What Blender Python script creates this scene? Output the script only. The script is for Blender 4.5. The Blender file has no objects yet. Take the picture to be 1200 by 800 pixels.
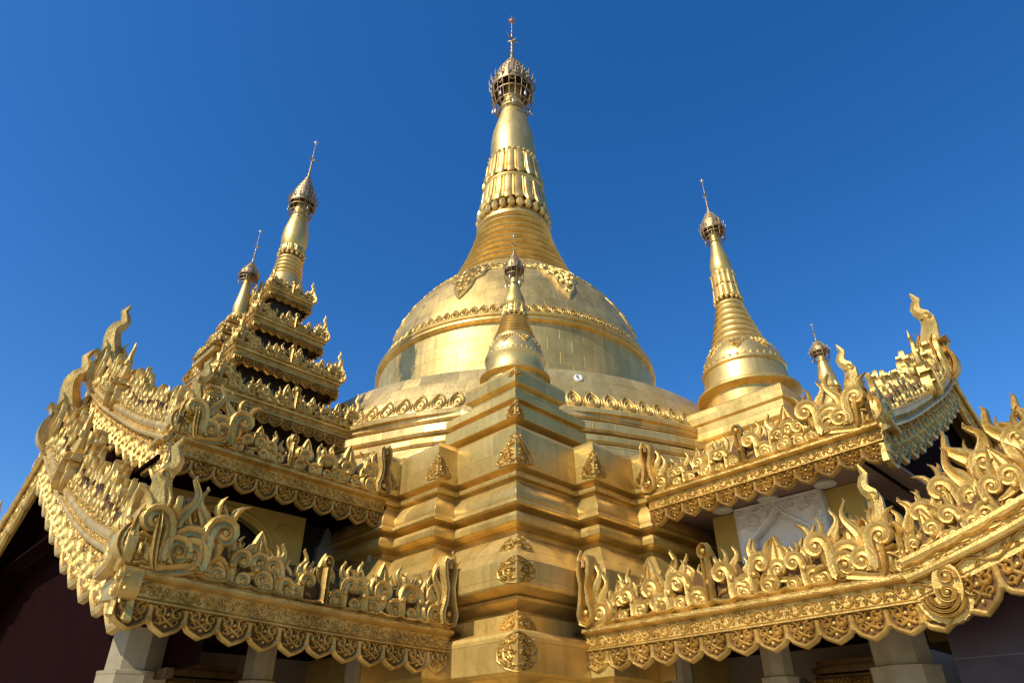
import bpy, bmesh, math, random
from math import sin, cos, pi, sqrt, radians, hypot, atan2
from mathutils import Vector, Matrix

random.seed(7)
sc = bpy.context.scene
COL = sc.collection
S2 = sqrt(.5)
D = 23.2                       # distance camera -> axis of the great stupa

# ------------------------------------------------------------------ materials
def newmat(name):
    m = bpy.data.materials.new(name); m.use_nodes = True
    nt = m.node_tree
    b = nt.nodes['Principled BSDF']
    return m, nt, b

def N(nt, t, **kw):
    n = nt.nodes.new(t)
    for k, v in kw.items():
        if k in n.inputs: n.inputs[k].default_value = v
        else: setattr(n, k, v)
    return n

def math_(nt, op, a, b=None):
    n = nt.nodes.new('ShaderNodeMath'); n.operation = op
    for i, v in enumerate((a, b)):
        if v is None: continue
        if isinstance(v, (int, float)): n.inputs[i].default_value = v
        else: nt.links.new(v, n.inputs[i])
    return n.outputs[0]

def gold(name, c1, c2, rough=.36, metal=.86, bevel=0, var=.22, plates=None, pscale=1.0, bump=.25, rad=1.0, tilt=.05, nscale=1.3, pw=1.0, ph=.55, seam=.35):
    """gilded, weathered metal; plates 'box' or 'cyl' adds riveted sheet seams"""
    m, nt, b = newmat(name); L = nt.links.new
    tc = N(nt, 'ShaderNodeTexCoord')
    n1 = N(nt, 'ShaderNodeTexNoise', Scale=nscale, Detail=6.0, Roughness=.6); L(tc.outputs['Object'], n1.inputs['Vector'])
    n2 = N(nt, 'ShaderNodeTexNoise', Scale=nscale*9, Detail=4.0, Roughness=.65); L(tc.outputs['Object'], n2.inputs['Vector'])
    r1 = N(nt, 'ShaderNodeMapRange'); r1.inputs[1].default_value = .32; r1.inputs[2].default_value = .68
    L(n1.outputs[0], r1.inputs[0])
    mx = N(nt, 'ShaderNodeMix', data_type='RGBA'); mx.inputs['A'].default_value = (*c1, 1); mx.inputs['B'].default_value = (*c2, 1)
    L(r1.outputs[0], mx.inputs['Factor'])
    # small tarnish spots
    r2 = N(nt, 'ShaderNodeMapRange'); r2.inputs[1].default_value = .6; r2.inputs[2].default_value = .82
    L(n2.outputs[0], r2.inputs[0])
    mx2 = N(nt, 'ShaderNodeMix', data_type='RGBA'); L(mx.outputs['Result'], mx2.inputs['A'])
    mx2.inputs['B'].default_value = (c2[0]*.55, c2[1]*.5, c2[2]*.5, 1)
    L(math_(nt, 'MULTIPLY', r2.outputs[0], .75), mx2.inputs['Factor'])
    # rain streaks (stretched in height)
    mp = N(nt, 'ShaderNodeMapping'); mp.inputs['Scale'].default_value = (5.5, 5.5, .4); L(tc.outputs['Object'], mp.inputs['Vector'])
    n3 = N(nt, 'ShaderNodeTexNoise', Scale=1.0, Detail=3.0); L(mp.outputs[0], n3.inputs['Vector'])
    r3 = N(nt, 'ShaderNodeMapRange'); r3.inputs[1].default_value = .5; r3.inputs[2].default_value = .75
    L(n3.outputs[0], r3.inputs[0])
    mx3 = N(nt, 'ShaderNodeMix', data_type='RGBA'); L(mx2.outputs['Result'], mx3.inputs['A'])
    mx3.inputs['B'].default_value = (c2[0]*.7, c2[1]*.68, c2[2]*.7, 1)
    L(math_(nt, 'MULTIPLY', r3.outputs[0], .5), mx3.inputs['Factor'])
    colour = mx3.outputs['Result']
    rg = N(nt, 'ShaderNodeMapRange'); rg.inputs[1].default_value = .25; rg.inputs[2].default_value = .75
    rg.inputs[3].default_value = rough-.07; rg.inputs[4].default_value = rough+.12
    L(n2.outputs[0], rg.inputs[0]); roughout = rg.outputs[0]
    bp = N(nt, 'ShaderNodeBump', Strength=bump, Distance=.02)
    n4 = N(nt, 'ShaderNodeTexNoise', Scale=2.3, Detail=2.0); L(tc.outputs['Object'], n4.inputs['Vector'])
    L(math_(nt, 'ADD', n2.outputs[0], math_(nt, 'MULTIPLY', n4.outputs[0], 2.5)), bp.inputs['Height'])
    if plates:
        sep = N(nt, 'ShaderNodeSeparateXYZ'); L(tc.outputs['Object'], sep.inputs[0])
        if plates == 'box': u = math_(nt, 'ADD', sep.outputs[0], sep.outputs[1])
        else: u = math_(nt, 'MULTIPLY', math_(nt, 'ARCTAN2', sep.outputs[1], sep.outputs[0]), rad)
        cmb = N(nt, 'ShaderNodeCombineXYZ'); L(u, cmb.inputs[0]); L(sep.outputs[2], cmb.inputs[1])
        br = N(nt, 'ShaderNodeTexBrick', Scale=pscale)
        br.inputs['Color1'].default_value = (0, 0, 0, 1); br.inputs['Color2'].default_value = (1, 1, 1, 1)
        br.inputs['Mortar Size'].default_value = .008; br.inputs['Mortar Smooth'].default_value = .3
        br.inputs['Brick Width'].default_value = pw; br.inputs['Row Height'].default_value = ph
        L(cmb.outputs[0], br.inputs['Vector'])
        wn = N(nt, 'ShaderNodeTexWhiteNoise', noise_dimensions='1D'); L(br.outputs['Color'], wn.inputs['W'])
        vs = N(nt, 'ShaderNodeVectorMath', operation='SUBTRACT'); L(wn.outputs['Color'], vs.inputs[0]); vs.inputs[1].default_value = (.5, .5, .5)
        vm = N(nt, 'ShaderNodeVectorMath', operation='SCALE'); L(vs.outputs[0], vm.inputs[0]); vm.inputs['Scale'].default_value = tilt*2
        ge = N(nt, 'ShaderNodeNewGeometry')
        va = N(nt, 'ShaderNodeVectorMath', operation='ADD'); L(ge.outputs['Normal'], va.inputs[0]); L(vm.outputs[0], va.inputs[1])
        vn = N(nt, 'ShaderNodeVectorMath', operation='NORMALIZE'); L(va.outputs[0], vn.inputs[0])
        b2 = N(nt, 'ShaderNodeBump', Strength=.5, Distance=.02, invert=True); L(br.outputs['Fac'], b2.inputs['Height']); L(vn.outputs[0], b2.inputs['Normal'])
        L(b2.outputs[0], bp.inputs['Normal'])
        if bevel:
            bv = N(nt, 'ShaderNodeBevel', Radius=bevel); bv.samples = 4; L(bv.outputs[0], va.inputs[0])
        mx4 = N(nt, 'ShaderNodeMix', data_type='RGBA'); L(colour, mx4.inputs['A']); mx4.inputs['B'].default_value = (c2[0]*.45, c2[1]*.42, c2[2]*.4, 1)
        L(math_(nt, 'MULTIPLY', br.outputs['Fac'], seam), mx4.inputs['Factor'])
        hs = N(nt, 'ShaderNodeHueSaturation'); L(mx4.outputs['Result'], hs.inputs['Color'])
        L(math_(nt, 'ADD', math_(nt, 'MULTIPLY', wn.outputs['Value'], var), 1.0-var*.6), hs.inputs['Value'])
        colour = hs.outputs[0]
        roughout = math_(nt, 'ADD', roughout, math_(nt, 'MULTIPLY', math_(nt, 'SUBTRACT', wn.outputs['Value'], .5), .1))
    L(colour, b.inputs['Base Color']); L(roughout, b.inputs['Roughness']); L(bp.outputs[0], b.inputs['Normal'])
    b.inputs['Metallic'].default_value = metal
    return m

def matte(name, c1, c2, rough=.8, scale=3.0, bump=.3, metal=0.0, spec=.3):
    m, nt, b = newmat(name); L = nt.links.new
    tc = N(nt, 'ShaderNodeTexCoord')
    n1 = N(nt, 'ShaderNodeTexNoise', Scale=scale, Detail=8.0, Roughness=.65); L(tc.outputs['Object'], n1.inputs['Vector'])
    r1 = N(nt, 'ShaderNodeMapRange'); r1.inputs[1].default_value = .3; r1.inputs[2].default_value = .7; L(n1.outputs[0], r1.inputs[0])
    mx = N(nt, 'ShaderNodeMix', data_type='RGBA'); mx.inputs['A'].default_value = (*c1, 1); mx.inputs['B'].default_value = (*c2, 1)
    L(r1.outputs[0], mx.inputs['Factor']); L(mx.outputs['Result'], b.inputs['Base Color'])
    bp = N(nt, 'ShaderNodeBump', Strength=bump, Distance=.01); L(n1.outputs[0], bp.inputs['Height']); L(bp.outputs[0], b.inputs['Normal'])
    b.inputs['Roughness'].default_value = rough; b.inputs['Metallic'].default_value = metal
    b.inputs['Specular IOR Level'].default_value = spec
    return m

def tiled(name, c1, c2, grout, w, h, axes, rough=.3):
    m, nt, b = newmat(name); L = nt.links.new
    tc = N(nt, 'ShaderNodeTexCoord'); sep = N(nt, 'ShaderNodeSeparateXYZ'); L(tc.outputs['Object'], sep.inputs[0])
    cmb = N(nt, 'ShaderNodeCombineXYZ'); L(sep.outputs[axes[0]], cmb.inputs[0]); L(sep.outputs[axes[1]], cmb.inputs[1])
    br = N(nt, 'ShaderNodeTexBrick', Scale=1.0, offset=0.0)
    br.inputs['Color1'].default_value = (*c1, 1); br.inputs['Color2'].default_value = (*c2, 1); br.inputs['Mortar'].default_value = (*grout, 1)
    br.inputs['Mortar Size'].default_value = .006; br.inputs['Brick Width'].default_value = w; br.inputs['Row Height'].default_value = h
    L(cmb.outputs[0], br.inputs['Vector']); L(br.outputs['Color'], b.inputs['Base Color'])
    n1 = N(nt, 'ShaderNodeTexNoise', Scale=4.0, Detail=5.0); L(tc.outputs['Object'], n1.inputs['Vector'])
    rg = N(nt, 'ShaderNodeMapRange'); rg.inputs[3].default_value = rough-.1; rg.inputs[4].default_value = rough+.25; L(n1.outputs[0], rg.inputs[0]); L(rg.outputs[0], b.inputs['Roughness'])
    return m

GA = (.77, .525, .17); GB = (.53, .34, .085)
M = {}
M['plain'] = gold('gold_leaf', GA, GB, rough=.42, metal=.74, bump=.12)
M['bell'] = gold('gold_bell', (.72, .50, .175), (.51, .34, .10), rough=.46, metal=.76, bump=.15, plates='cyl', rad=5.0, pw=.8, ph=.45, tilt=.014, seam=.10, var=.07)
M['tile'] = gold('gold_sheets', (.83, .59, .22), (.58, .395, .12), rough=.38, metal=.62, bump=.12, plates='cyl', rad=8.0, pw=.56, ph=.46, tilt=.09, seam=.6)
M['base'] = gold('gold_masonry', bevel=.022, c1=(.83, .565, .175), c2=(.60, .39, .095), rough=.40, metal=.68, bump=.15, plates='box', pw=1.25, ph=.42, tilt=.02, seam=.25)
M['orn'] = gold('gold_carving', (.76, .505, .15), (.45, .275, .06), rough=.42, metal=.74, bump=.45, nscale=3.4)
M['back'] = gold('shade_brown_backing', (.17, .085, .022), (.10, .048, .014), rough=.55, bump=.3, metal=.7, nscale=3)  # red-brown backing, colour darkened to stand for shade in gaps between carvings
M['hti'] = gold('tarnished_gilding', (.52, .37, .17), (.22, .15, .08), rough=.42, bump=.4, nscale=8)
M['silver'] = matte('aged_silver', (.62, .58, .5), (.4, .36, .3), rough=.35, scale=12, metal=.9)
M['rust'] = matte('reddish_gilt', (.55, .22, .10), (.40, .16, .08), rough=.5, scale=12, metal=.5)
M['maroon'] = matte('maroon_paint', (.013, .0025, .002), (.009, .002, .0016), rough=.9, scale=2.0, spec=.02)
M['redtile'] = tiled('maroon_tiles', (.026, .0055, .006), (.019, .004, .0045), (.075, .045, .04), .8, .62, (0, 2), .45)
M['soffit'] = matte('mauve_soffit_paint', (.30, .20, .17), (.25, .165, .14), rough=.75, scale=1.2, bump=.1)
M['cream'] = matte('ochre_wall_paint', (.66, .46, .12), (.52, .36, .09), rough=.7, scale=1.5, bump=.2)
M['dull'] = matte('brown_plaster', (.20, .145, .085), (.15, .11, .065), rough=.8, scale=2.0, bump=.2)
M['stone'] = matte('beige_column_stone', (.36, .285, .155), (.26, .20, .11), rough=.6, scale=5.0, bump=.25)
M['stucco'] = matte('white_stucco', (.88, .85, .79), (.74, .70, .63), rough=.75, scale=9.0, bump=.4)
M['bluegrey'] = matte('blue_grey_paint', (.22, .25, .34), (.18, .20, .28), rough=.5, scale=2.0, bump=.1)
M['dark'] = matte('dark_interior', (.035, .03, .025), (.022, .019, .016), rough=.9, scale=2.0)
M['white'] = matte('white_enamel', (.75, .74, .70), (.66, .65, .6), rough=.4, scale=6.0, bump=.05)
M['grey'] = matte('grey_metal', (.28, .28, .28), (.2, .2, .2), rough=.45, scale=8.0, metal=.6)
M['stonegrey'] = matte('grey_stone', (.24, .23, .21), (.17, .16, .15), rough=.85, scale=4.0, bump=.5)
M['roof'] = matte('weathered_roof_sheet', (.26, .19, .09), (.18, .13, .06), rough=.6, scale=3.0, metal=.3)
M['green'] = matte('green_glass', (.05, .14, .10), (.03, .10, .07), rough=.2, scale=5.0, spec=.6)

# ------------------------------------------------------------------ mesh helpers
class MB:
    fix = True
    def __init__(s): s.v = []; s.f = []
    def add(s, vs, fs):
        o = len(s.v); s.v.extend(vs); s.f.extend([tuple(i+o for i in f) for f in fs]); return s
    def box(s, x0, x1, y0, y1, z0, z1):
        vs = [(x, y, z) for z in (z0, z1) for y in (y0, y1) for x in (x0, x1)]
        return s.add(vs, [(0, 2, 3, 1), (4, 5, 7, 6), (0, 1, 5, 4), (2, 6, 7, 3), (0, 4, 6, 2), (1, 3, 7, 5)])
    def lathe(s, prof, cx=0, cy=0, n=48, cap=True, flute=None):
        vs = []; fs = []
        for (r, z) in prof:
            for k in range(n):
                a = 2*pi*k/n; vs.append((cx+r*cos(a), cy+r*sin(a), z))
        for j in range(len(prof)-1):
            for k in range(n):
                k2 = (k+1) % n; fs.append((j*n+k, j*n+k2, (j+1)*n+k2, (j+1)*n+k))
        if cap:
            fs.append(tuple(range(n-1, -1, -1))); fs.append(tuple((len(prof)-1)*n+k for k in range(n)))
        return s.add(vs, fs)
    def sweep_poly(s, poly, prof, cap=True):
        """poly: CCW plan; prof: (offset,z) bottom -> top with mitred offsets"""
        n = len(poly); mit = []
        for i in range(n):
            p0, p1, p2 = poly[i-1], poly[i], poly[(i+1) % n]
            d1 = Vector((p1[0]-p0[0], p1[1]-p0[1])).normalized(); d2 = Vector((p2[0]-p1[0], p2[1]-p1[1])).normalized()
            n1 = Vector((d1.y, -d1.x)); n2 = Vector((d2.y, -d2.x))
            mv = (n1+n2); mv = mv/max(.2, (1+n1.dot(n2))); mit.append(mv)
        vs = []; fs = []
        for (o, z) in prof:
            for p, mv in zip(poly, mit): vs.append((p[0]+mv.x*o, p[1]+mv.y*o, z))
        for j in range(len(prof)-1):
            for k in range(n):
                k2 = (k+1) % n; fs.append((j*n+k, j*n+k2, (j+1)*n+k2, (j+1)*n+k))
        if cap:
            fs.append(tuple(range(n-1, -1, -1))); fs.append(tuple((len(prof)-1)*n+k for k in range(n)))
        return s.add(vs, fs)
    def tube(s, pts, rad, n=8, sq=1.0, sqdir=None, cap=True):
        """round tube along 3D points; rad number or list; sq squashes along sqdir"""
        pts = [Vector(p) for p in pts]; m = len(pts)
        if isinstance(rad, (int, float)): rad = [rad]*m
        ref = Vector(sqdir).normalized() if sqdir is not None else None
        vs = []; fs = []
        for i, p in enumerate(pts):
            t = (pts[min(i+1, m-1)]-pts[max(i-1, 0)])
            t = t.normalized() if t.length > 1e-9 else Vector((0, 0, 1))
            a = ref if ref is not None and abs(ref.dot(t)) < .98 else (Vector((0, 0, 1)) if abs(t.z) < .9 else Vector((1, 0, 0)))
            a = (a - t*a.dot(t)).normalized(); b = t.cross(a)
            for k in range(n):
                th = 2*pi*k/n; q = p + a*(cos(th)*rad[i]*sq) + b*(sin(th)*rad[i]); vs.append(tuple(q))
        for i in range(m-1):
            for k in range(n):
                k2 = (k+1) % n; fs.append((i*n+k, i*n+k2, (i+1)*n+k2, (i+1)*n+k))
        if cap:
            fs.append(tuple(range(n-1, -1, -1))); fs.append(tuple((m-1)*n+k for k in range(n)))
        return s.add(vs, fs)
    def ball(s, c, r, n=10, m=6, sz=1.0):
        prof = [(max(r*sin(pi*j/m), 1e-4), c[2]-r*sz*cos(pi*j/m)) for j in range(m+1)]
        return s.lathe(prof, c[0], c[1], n)
    def build(s, name, mat, parent=None, off=(0, 0, 0), smooth=True, ang=38):
        me = bpy.data.meshes.new(name)
        if off != (0, 0, 0): vs = [(v[0]-off[0], v[1]-off[1], v[2]-off[2]) for v in s.v]
        else: vs = s.v
        me.from_pydata([tuple(v) for v in vs], [], s.f); me.update()
        if s.fix:
            bm = bmesh.new(); bm.from_mesh(me); bmesh.ops.recalc_face_normals(bm, faces=bm.faces); bm.to_mesh(me); bm.free()
        me.materials.append(M[mat] if isinstance(mat, str) else mat)
        if smooth:
            me.polygons.foreach_set('use_smooth', [True]*len(me.polygons))
            me.set_sharp_from_angle(angle=radians(ang))
        o = bpy.data.objects.new(name, me); COL.objects.link(o)
        if parent is not None: o.parent = parent
        return o

# relief strokes in (u,v,w) space mapped to 3D by fn
CS = [(-1, 0), (-.72, .66), (0, 1), (.72, .66), (1, 0)]
CSG = [(-1, 0), (-.93, .62), (-.68, 1), (-.30, .90), (0, .62), (.30, .90), (.68, 1), (.93, .62), (1, 0)]
CSV = [(-1, 0), (-.55, .5), (0, 1), (.55, .5), (1, 0)]
def stroke(mb, pts, wid, h, fn, w0=0.0, cs=CS, back=0.0):
    m = len(pts)
    if isinstance(wid, (int, float)): wid = [wid]*m
    vs = []; fs = []; k = len(cs)
    for i in range(m):
        p = pts[i]; q0 = pts[max(i-1, 0)]; q1 = pts[min(i+1, m-1)]
        tx, ty = q1[0]-q0[0], q1[1]-q0[1]; l = hypot(tx, ty) or 1; nx, ny = -ty/l, tx/l
        hh = h*min(1.0, .35+wid[i]/max(max(wid), 1e-6)*.65)
        for (a, c) in cs: vs.append(fn(p[0]+nx*a*wid[i], p[1]+ny*a*wid[i], w0+c*hh-(back if c == 0 else 0)))
    for i in range(m-1):
        for j in range(k-1): fs.append((i*k+j, i*k+j+1, (i+1)*k+j+1, (i+1)*k+j))
        fs.append((i*k+k-1, i*k, (i+1)*k, (i+1)*k+k-1))
    fs.append(tuple(range(k))); fs.append(tuple((m-1)*k+j for j in range(k-1, -1, -1)))
    mb.add(vs, fs)

def dens(pts, k=5):
    out = []
    for a, b in zip(pts[:-1], pts[1:]):
        out += [(a[0]+(b[0]-a[0])*i/k, a[1]+(b[1]-a[1])*i/k) for i in range(k)]
    return out+[pts[-1]]

def bead(mb, u, v, r, h, fn, w0=0.0, n=8):
    vs = [fn(u, v, w0+h)]; fs = []
    for (rr, hh) in ((.55, .82), (1.0, 0.0)):
        for k in range(n):
            a = 2*pi*k/n; vs.append(fn(u+r*rr*cos(a), v+r*rr*sin(a), w0+h*hh))
    for k in range(n):
        k2 = (k+1) % n; fs.append((0, 1+k, 1+k2)); fs.append((1+k, 1+n+k, 1+n+k2, 1+k2))
    mb.add(vs, fs)

def plate(mb, outline, fn, w0, w1):
    n = len(outline)
    vs = [fn(u, v, w0) for u, v in outline]+[fn(u, v, w1) for u, v in outline]
    fs = [tuple(range(n-1, -1, -1)), tuple(range(n, 2*n))]+[(i, (i+1) % n, n+(i+1) % n, n+i) for i in range(n)]
    mb.add(vs, fs)

def bez(p0, p1, p2, p3, n=10):
    r = []
    for i in range(n+1):
        t = i/n; a = (1-t)**3; b = 3*t*(1-t)**2; c = 3*t*t*(1-t); d = t**3
        r.append((a*p0[0]+b*p1[0]+c*p2[0]+d*p3[0], a*p0[1]+b*p1[1]+c*p2[1]+d*p3[1]))
    return r

def spiral(cx, cy, r, a0, turns, direc=1, n=16, rend=.28):
    out = []
    for i in range(n+1):
        t = i/n; a = a0+direc*2*pi*turns*t; rr = r*(1-(1-rend)*t**.85)
        out.append((cx+rr*cos(a), cy+rr*sin(a)))
    return out

def taper(n, w, a=.35, b=.35, tip0=.25, tip1=.12):
    r = []
    for i in range(n):
        t = i/(n-1); k = 1.0
        if t < a: k = tip0+(1-tip0)*sin(pi/2*t/a)
        if t > 1-b: k = min(k, tip1+(1-tip1)*sin(pi/2*(1-t)/b))
        r.append(w*k)
    return r

# ---- ornament motifs; (u0,v0) base, size s, f=+1/-1 mirrors, fn maps (u,v,w)
def put(pts, u0, v0, s, f): return [(u0+f*s*x, v0+s*y) for x, y in pts]

def flame(mb, u0, v0, s, f, fn, lean=.12, wide=.135, w0=.02, depth=.08):
    p = bez((0, 0), (-.26, .38), (.26+lean, .50), (lean*.8, .86), 9)+[(lean*.8-.045, .93), (lean*.8-.02, 1.0)]
    if s > .42:
        for (x, y, k, an) in ((-.10, .12, .20, 120), (.06, .34, .22, 60), (.10, .52, .16, 70), (-.08, .30, .14, 130)):
            q = put([(x, y)], u0, v0, s, f)[0]; lick(mb, q[0], q[1], s*k, radians(an), fn, w0-.005, f)
    stroke(mb, put(p, u0, v0, s, f), [s*wide*k for k in (.7, .95, 1.1, 1.15, 1.05, .9, .72, .56, .42, .34, .24, .06)], s*depth, fn, w0, CSG, back=s*depth*.6)

def scroll(mb, u0, v0, s, f, fn, w0=.02, turns=1.45, wd=.13, depth=.11):
    c = (.0, .42); sp = spiral(c[0], c[1], .36, radians(-100), turns, 1, 18, .24)
    st = bez((-.62, .02), (-.45, -.03), (-.25, .02), sp[0], 5)[:-1]
    pts = st+sp
    stroke(mb, put(pts, u0, v0, s, f), taper(len(pts), s*wd, .25, .5, .35, .42), s*depth, fn, w0, CSG if s > .2 else CS, back=s*.05)
    q = put([c], u0, v0, s, f)[0]; bead(mb, q[0], q[1], s*.115, s*.13, fn, w0)
    if s > .42:
        for an in (20, 65, 110, 150, 200):
            x, y = c[0]+.42*cos(radians(an)), c[1]+.42*sin(radians(an)); q2 = put([(x, y)], u0, v0, s, f)[0]; lick(mb, q2[0], q2[1], s*.22, radians(an+35), fn, w0-.01, f)
    # leaf lobe hugging the outside of the scroll
    p = put([(.33, .18), (.47, .34), (.50, .54), (.40, .74), (.27, .90)], u0, v0, s, f)
    stroke(mb, p, [s*.05, s*.10, s*.11, s*.08, s*.015], s*depth*.8, fn, w0, CSV, back=s*.05)

def lick(mb, u0, v0, s, ang, fn, w0, f=1):
    """small comma-shaped leaf tongue growing at angle ang"""
    c, q = cos(ang), sin(ang)
    P_ = [(0, 0), (.30, .06), (.58, .0), (.82, -.16), (1.0, -.40)]
    stroke(mb, [(u0+f*s*(x*c-y*q), v0+s*(x*q+y*c)) for x, y in P_], [s*.16, s*.19, s*.15, s*.09, s*.015], s*.10, fn, w0, CSV, back=s*.1)

def sscroll(mb, u0, v0, s, f, fn, w0=.03, wd=.095, depth=.10):
    """S-scroll: coil low at one end, swinging up into a second coil, tongues of flame off its back"""
    a = spiral(-.20, .24, .225, radians(-60), 1.25, 1, 14, .24)[::-1]
    b = spiral(.20, .60, .19, radians(175), 1.2, -1, 13, .24)
    md = bez(a[-1], (a[-1][0]+.16, a[-1][1]+.04), (b[0][0]-.08, b[0][1]-.18), b[0], 5)[1:-1]
    pts = a+md+b; n = len(pts)
    stroke(mb, put(pts, u0, v0, s, f), [s*wd*(.42+.58*min(1, 3.2*i/n, 3.2*(n-1-i)/n)*1.0+.12*sin(pi*i/(n-1))) for i in range(n)], s*depth, fn, w0, CSG, back=s*.05)
    for c, r in (((-.20, .24), .08), ((.20, .60), .07)):
        q = put([c], u0, v0, s, f)[0]; bead(mb, q[0], q[1], s*r, s*.12, fn, w0, 7)
    for (x, y, k, an) in ((.30, .76, .34, 75), (.12, .80, .30, 105), (-.02, .50, .26, 120), (.16, .30, .24, -10), (-.38, .38, .26, 130), (.02, .06, .24, -5)):
        q = put([(x, y)], u0, v0, s, f)[0]; lick(mb, q[0], q[1], s*k, radians(an), fn, w0-.01, f)

def bud(mb, u0, v0, s, f, fn, w0=.02, depth=.11):
    """pointed lotus-bud leaf with raised rim"""
    L_ = bez((0, 0), (-.34, .12), (-.22, .55), (0, 1.0), 8); R_ = [(-x, y) for x, y in L_]
    plate(mb, put(L_+R_[-2:0:-1] if f > 0 else L_+R_[-2:0:-1], u0, v0, s, 1), fn, w0-.02, w0+s*.05)
    for P in (L_, R_): stroke(mb, put(P, u0, v0, s, 1), taper(len(P), s*.055, .2, .2, .6, .4), s*depth, fn, w0, CS)
    stroke(mb, put([(0, .12), (0, .35), (0, .62), (0, .86)], u0, v0, s, 1), [s*.03, s*.06, s*.045, s*.01], s*depth*1.1, fn, w0+s*.03, CSV)

def knob(mb, u0, v0, s, fn, w0=.02):
    """upright stem with ring head: centre piece of a crest"""
    stroke(mb, put([(-.045, 0), (-.045, .4), (-.04, .72)], u0, v0, s, 1), s*.04, s*.14, fn, w0)
    stroke(mb, put([(.05, 0), (.05, .4), (.045, .72)], u0, v0, s, 1), s*.035, s*.12, fn, w0)
    ring = [(.0+.10*cos(a), .84+.12*sin(a)) for a in [2*pi*i/12 for i in range(13)]]
    stroke(mb, put(ring, u0, v0, s, 1), s*.035, s*.12, fn, w0)
    q = put([(0, .84)], u0, v0, s, 1)[0]; bead(mb, q[0], q[1], s*.07, s*.12, fn, w0)

def vase(mb, u0, v0, s, f, fn, w0=.0, lf=1.0, fat=1.0):
    """slender corner finial: bulb, long neck, curling beaked tip, wrapped in leaves and a swirl"""
    pts = [(-.05, 0), (-.075, .07), (-.075, .15), (-.05, .25), (-.015, .36), (.02, .48), (.045, .58), (.05, .65), (.03, .71), (-.005, .75), (-.02, .80), (.0, .86), (.02, .90), (.0, .95), (-.015, 1.0)]
    r = [.080, .115, .118, .100, .082, .068, .060, .056, .052, .046, .040, .034, .028, .018, .005]
    q = put(pts, u0, v0, s, f); vs = []; fs = []; n = 12
    for i, (u, v) in enumerate(q):
        a = q[max(0, i-1)]; b = q[min(len(q)-1, i+1)]; tx, ty = b[0]-a[0], b[1]-a[1]; l = hypot(tx, ty); nx, ny = -ty/l, tx/l
        for k in range(n):
            th = 2*pi*k/n; g = r[i]*s*fat*(1.0 if k % 2 else .86)
            vs.append(fn(u+nx*cos(th)*g, v+ny*cos(th)*g, w0+sin(th)*g*.8))
    for i in range(len(q)-1):
        for k in range(n):
            k2 = (k+1) % n; fs.append((i*n+k, i*n+k2, (i+1)*n+k2, (i+1)*n+k))
    fs.append(tuple(range(n-1, -1, -1))); fs.append(tuple((len(q)-1)*n+k for k in range(n)))
    mb.add(vs, fs)
    for wz in (.05,):
        stroke(mb, put(spiral(.055, .67, .05, radians(200), 1.2, -1, 11, .25), u0, v0, s, f), s*.02, s*.03, fn, w0+s*wz*.6, back=s*.03)
    for (x0, x1, x2, y2, wd) in ((.06, .19, .10, .46, .040), (-.14, -.26, -.12, .50, .042), (.10, .27, .17, .30, .035), (-.18, -.33, -.20, .34, .035), (-.04, .02, .03, .40, .03)):
        x1 *= lf; x2 *= lf; wd *= .4+.6*lf
        p = bez((x0*.6, .0), (x1, .08), (x1*.9, y2*.7), (x2, y2), 7)+[(x2+(.03 if x2 > 0 else -.03), y2+.05)]
        stroke(mb, put(p, u0, v0, s, f), taper(9, s*wd*.8, .3, .5, .5, .1), s*.06, fn, w0+(s*.07 if x0 == -.04 else 0), CSG, back=s*.06)
    for yy in (.20, .36): stroke(mb, put([(-.16+yy*.25, yy+.03), (-.05+yy*.22, yy-.01), (.07+yy*.22, yy+.03)], u0, v0, s, f), s*.016, s*.05, fn, w0+s*.055, back=s*.1)

def crest(mb, mbk, U, fn, hfun, seed, centre=True, scale=1.0, back=.46):
    """openwork crest along u 0..U, height hfun(u): flames behind, two staggered rows of scrolls in front; low backing plate to mbk"""
    rnd = random.Random(seed); p = .315*scale
    n = max(3, round(U/p)); p = U/n; mid = n//2 if centre and n > 6 else -1
    R_ = rnd.uniform
    for i in range(n):
        uc = (i+.5)*p; h = hfun(uc); side = 1 if uc < U/2 else -1
        # back layer: flame leaves and lotus buds
        if i % 3 == 1:
            bud(mb, uc+R_(-.04, .04)*p, .40*h, h*R_(.52, .62), side, fn, w0=-.01)
        else:
            flame(mb, uc+R_(-.1, .1)*p, h*.40, h*R_(.44, .60), side if R_(0, 1) < .75 else -side, fn, lean=R_(-.02, .2), wide=R_(.13, .16), w0=-.02)
        flame(mb, uc+p*.5, h*.36, h*R_(.30, .44), -side, fn, lean=R_(-.05, .15), wide=.15, w0=-.03)
        if i != mid:
            if i % 3 != 1:
                sscroll(mb, uc+R_(-.05, .05)*p, R_(-.02, .04)*h, h*R_(.64, .78), side if i % 3 == 0 else -side, fn, w0=.04)
            else:
                scroll(mb, uc+R_(-.06, .06)*p, h*R_(.20, .28), h*R_(.46, .56), side, fn, w0=.03)
                scroll(mb, uc+p*.30*side, h*R_(-.02, .03), h*R_(.42, .5), side, fn, w0=.05)
        scroll(mb, uc-p*.46*side, h*R_(-.01, .02), h*R_(.26, .36), -side, fn, w0=.07)
        bead(mb, uc-p*.05, h*R_(.30, .36), h*.07, h*.10, fn, .06, 7)
        stroke(mb, [(uc-p*.5, h*.04), (uc-p*.2, h*.08), (uc+p*.1, h*.04), (uc+p*.5, h*.05)], h*.045, h*.10, fn, .06)
        if i == mid: knob(mb, uc, .05*h, h*.88, fn, .06)
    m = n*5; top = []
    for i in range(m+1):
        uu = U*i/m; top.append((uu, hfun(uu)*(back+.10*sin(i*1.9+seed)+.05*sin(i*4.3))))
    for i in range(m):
        plate(mbk, [(top[i][0], -.02), (top[i+1][0], -.02), top[i+1], top[i]], fn, -.05, .012)

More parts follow.
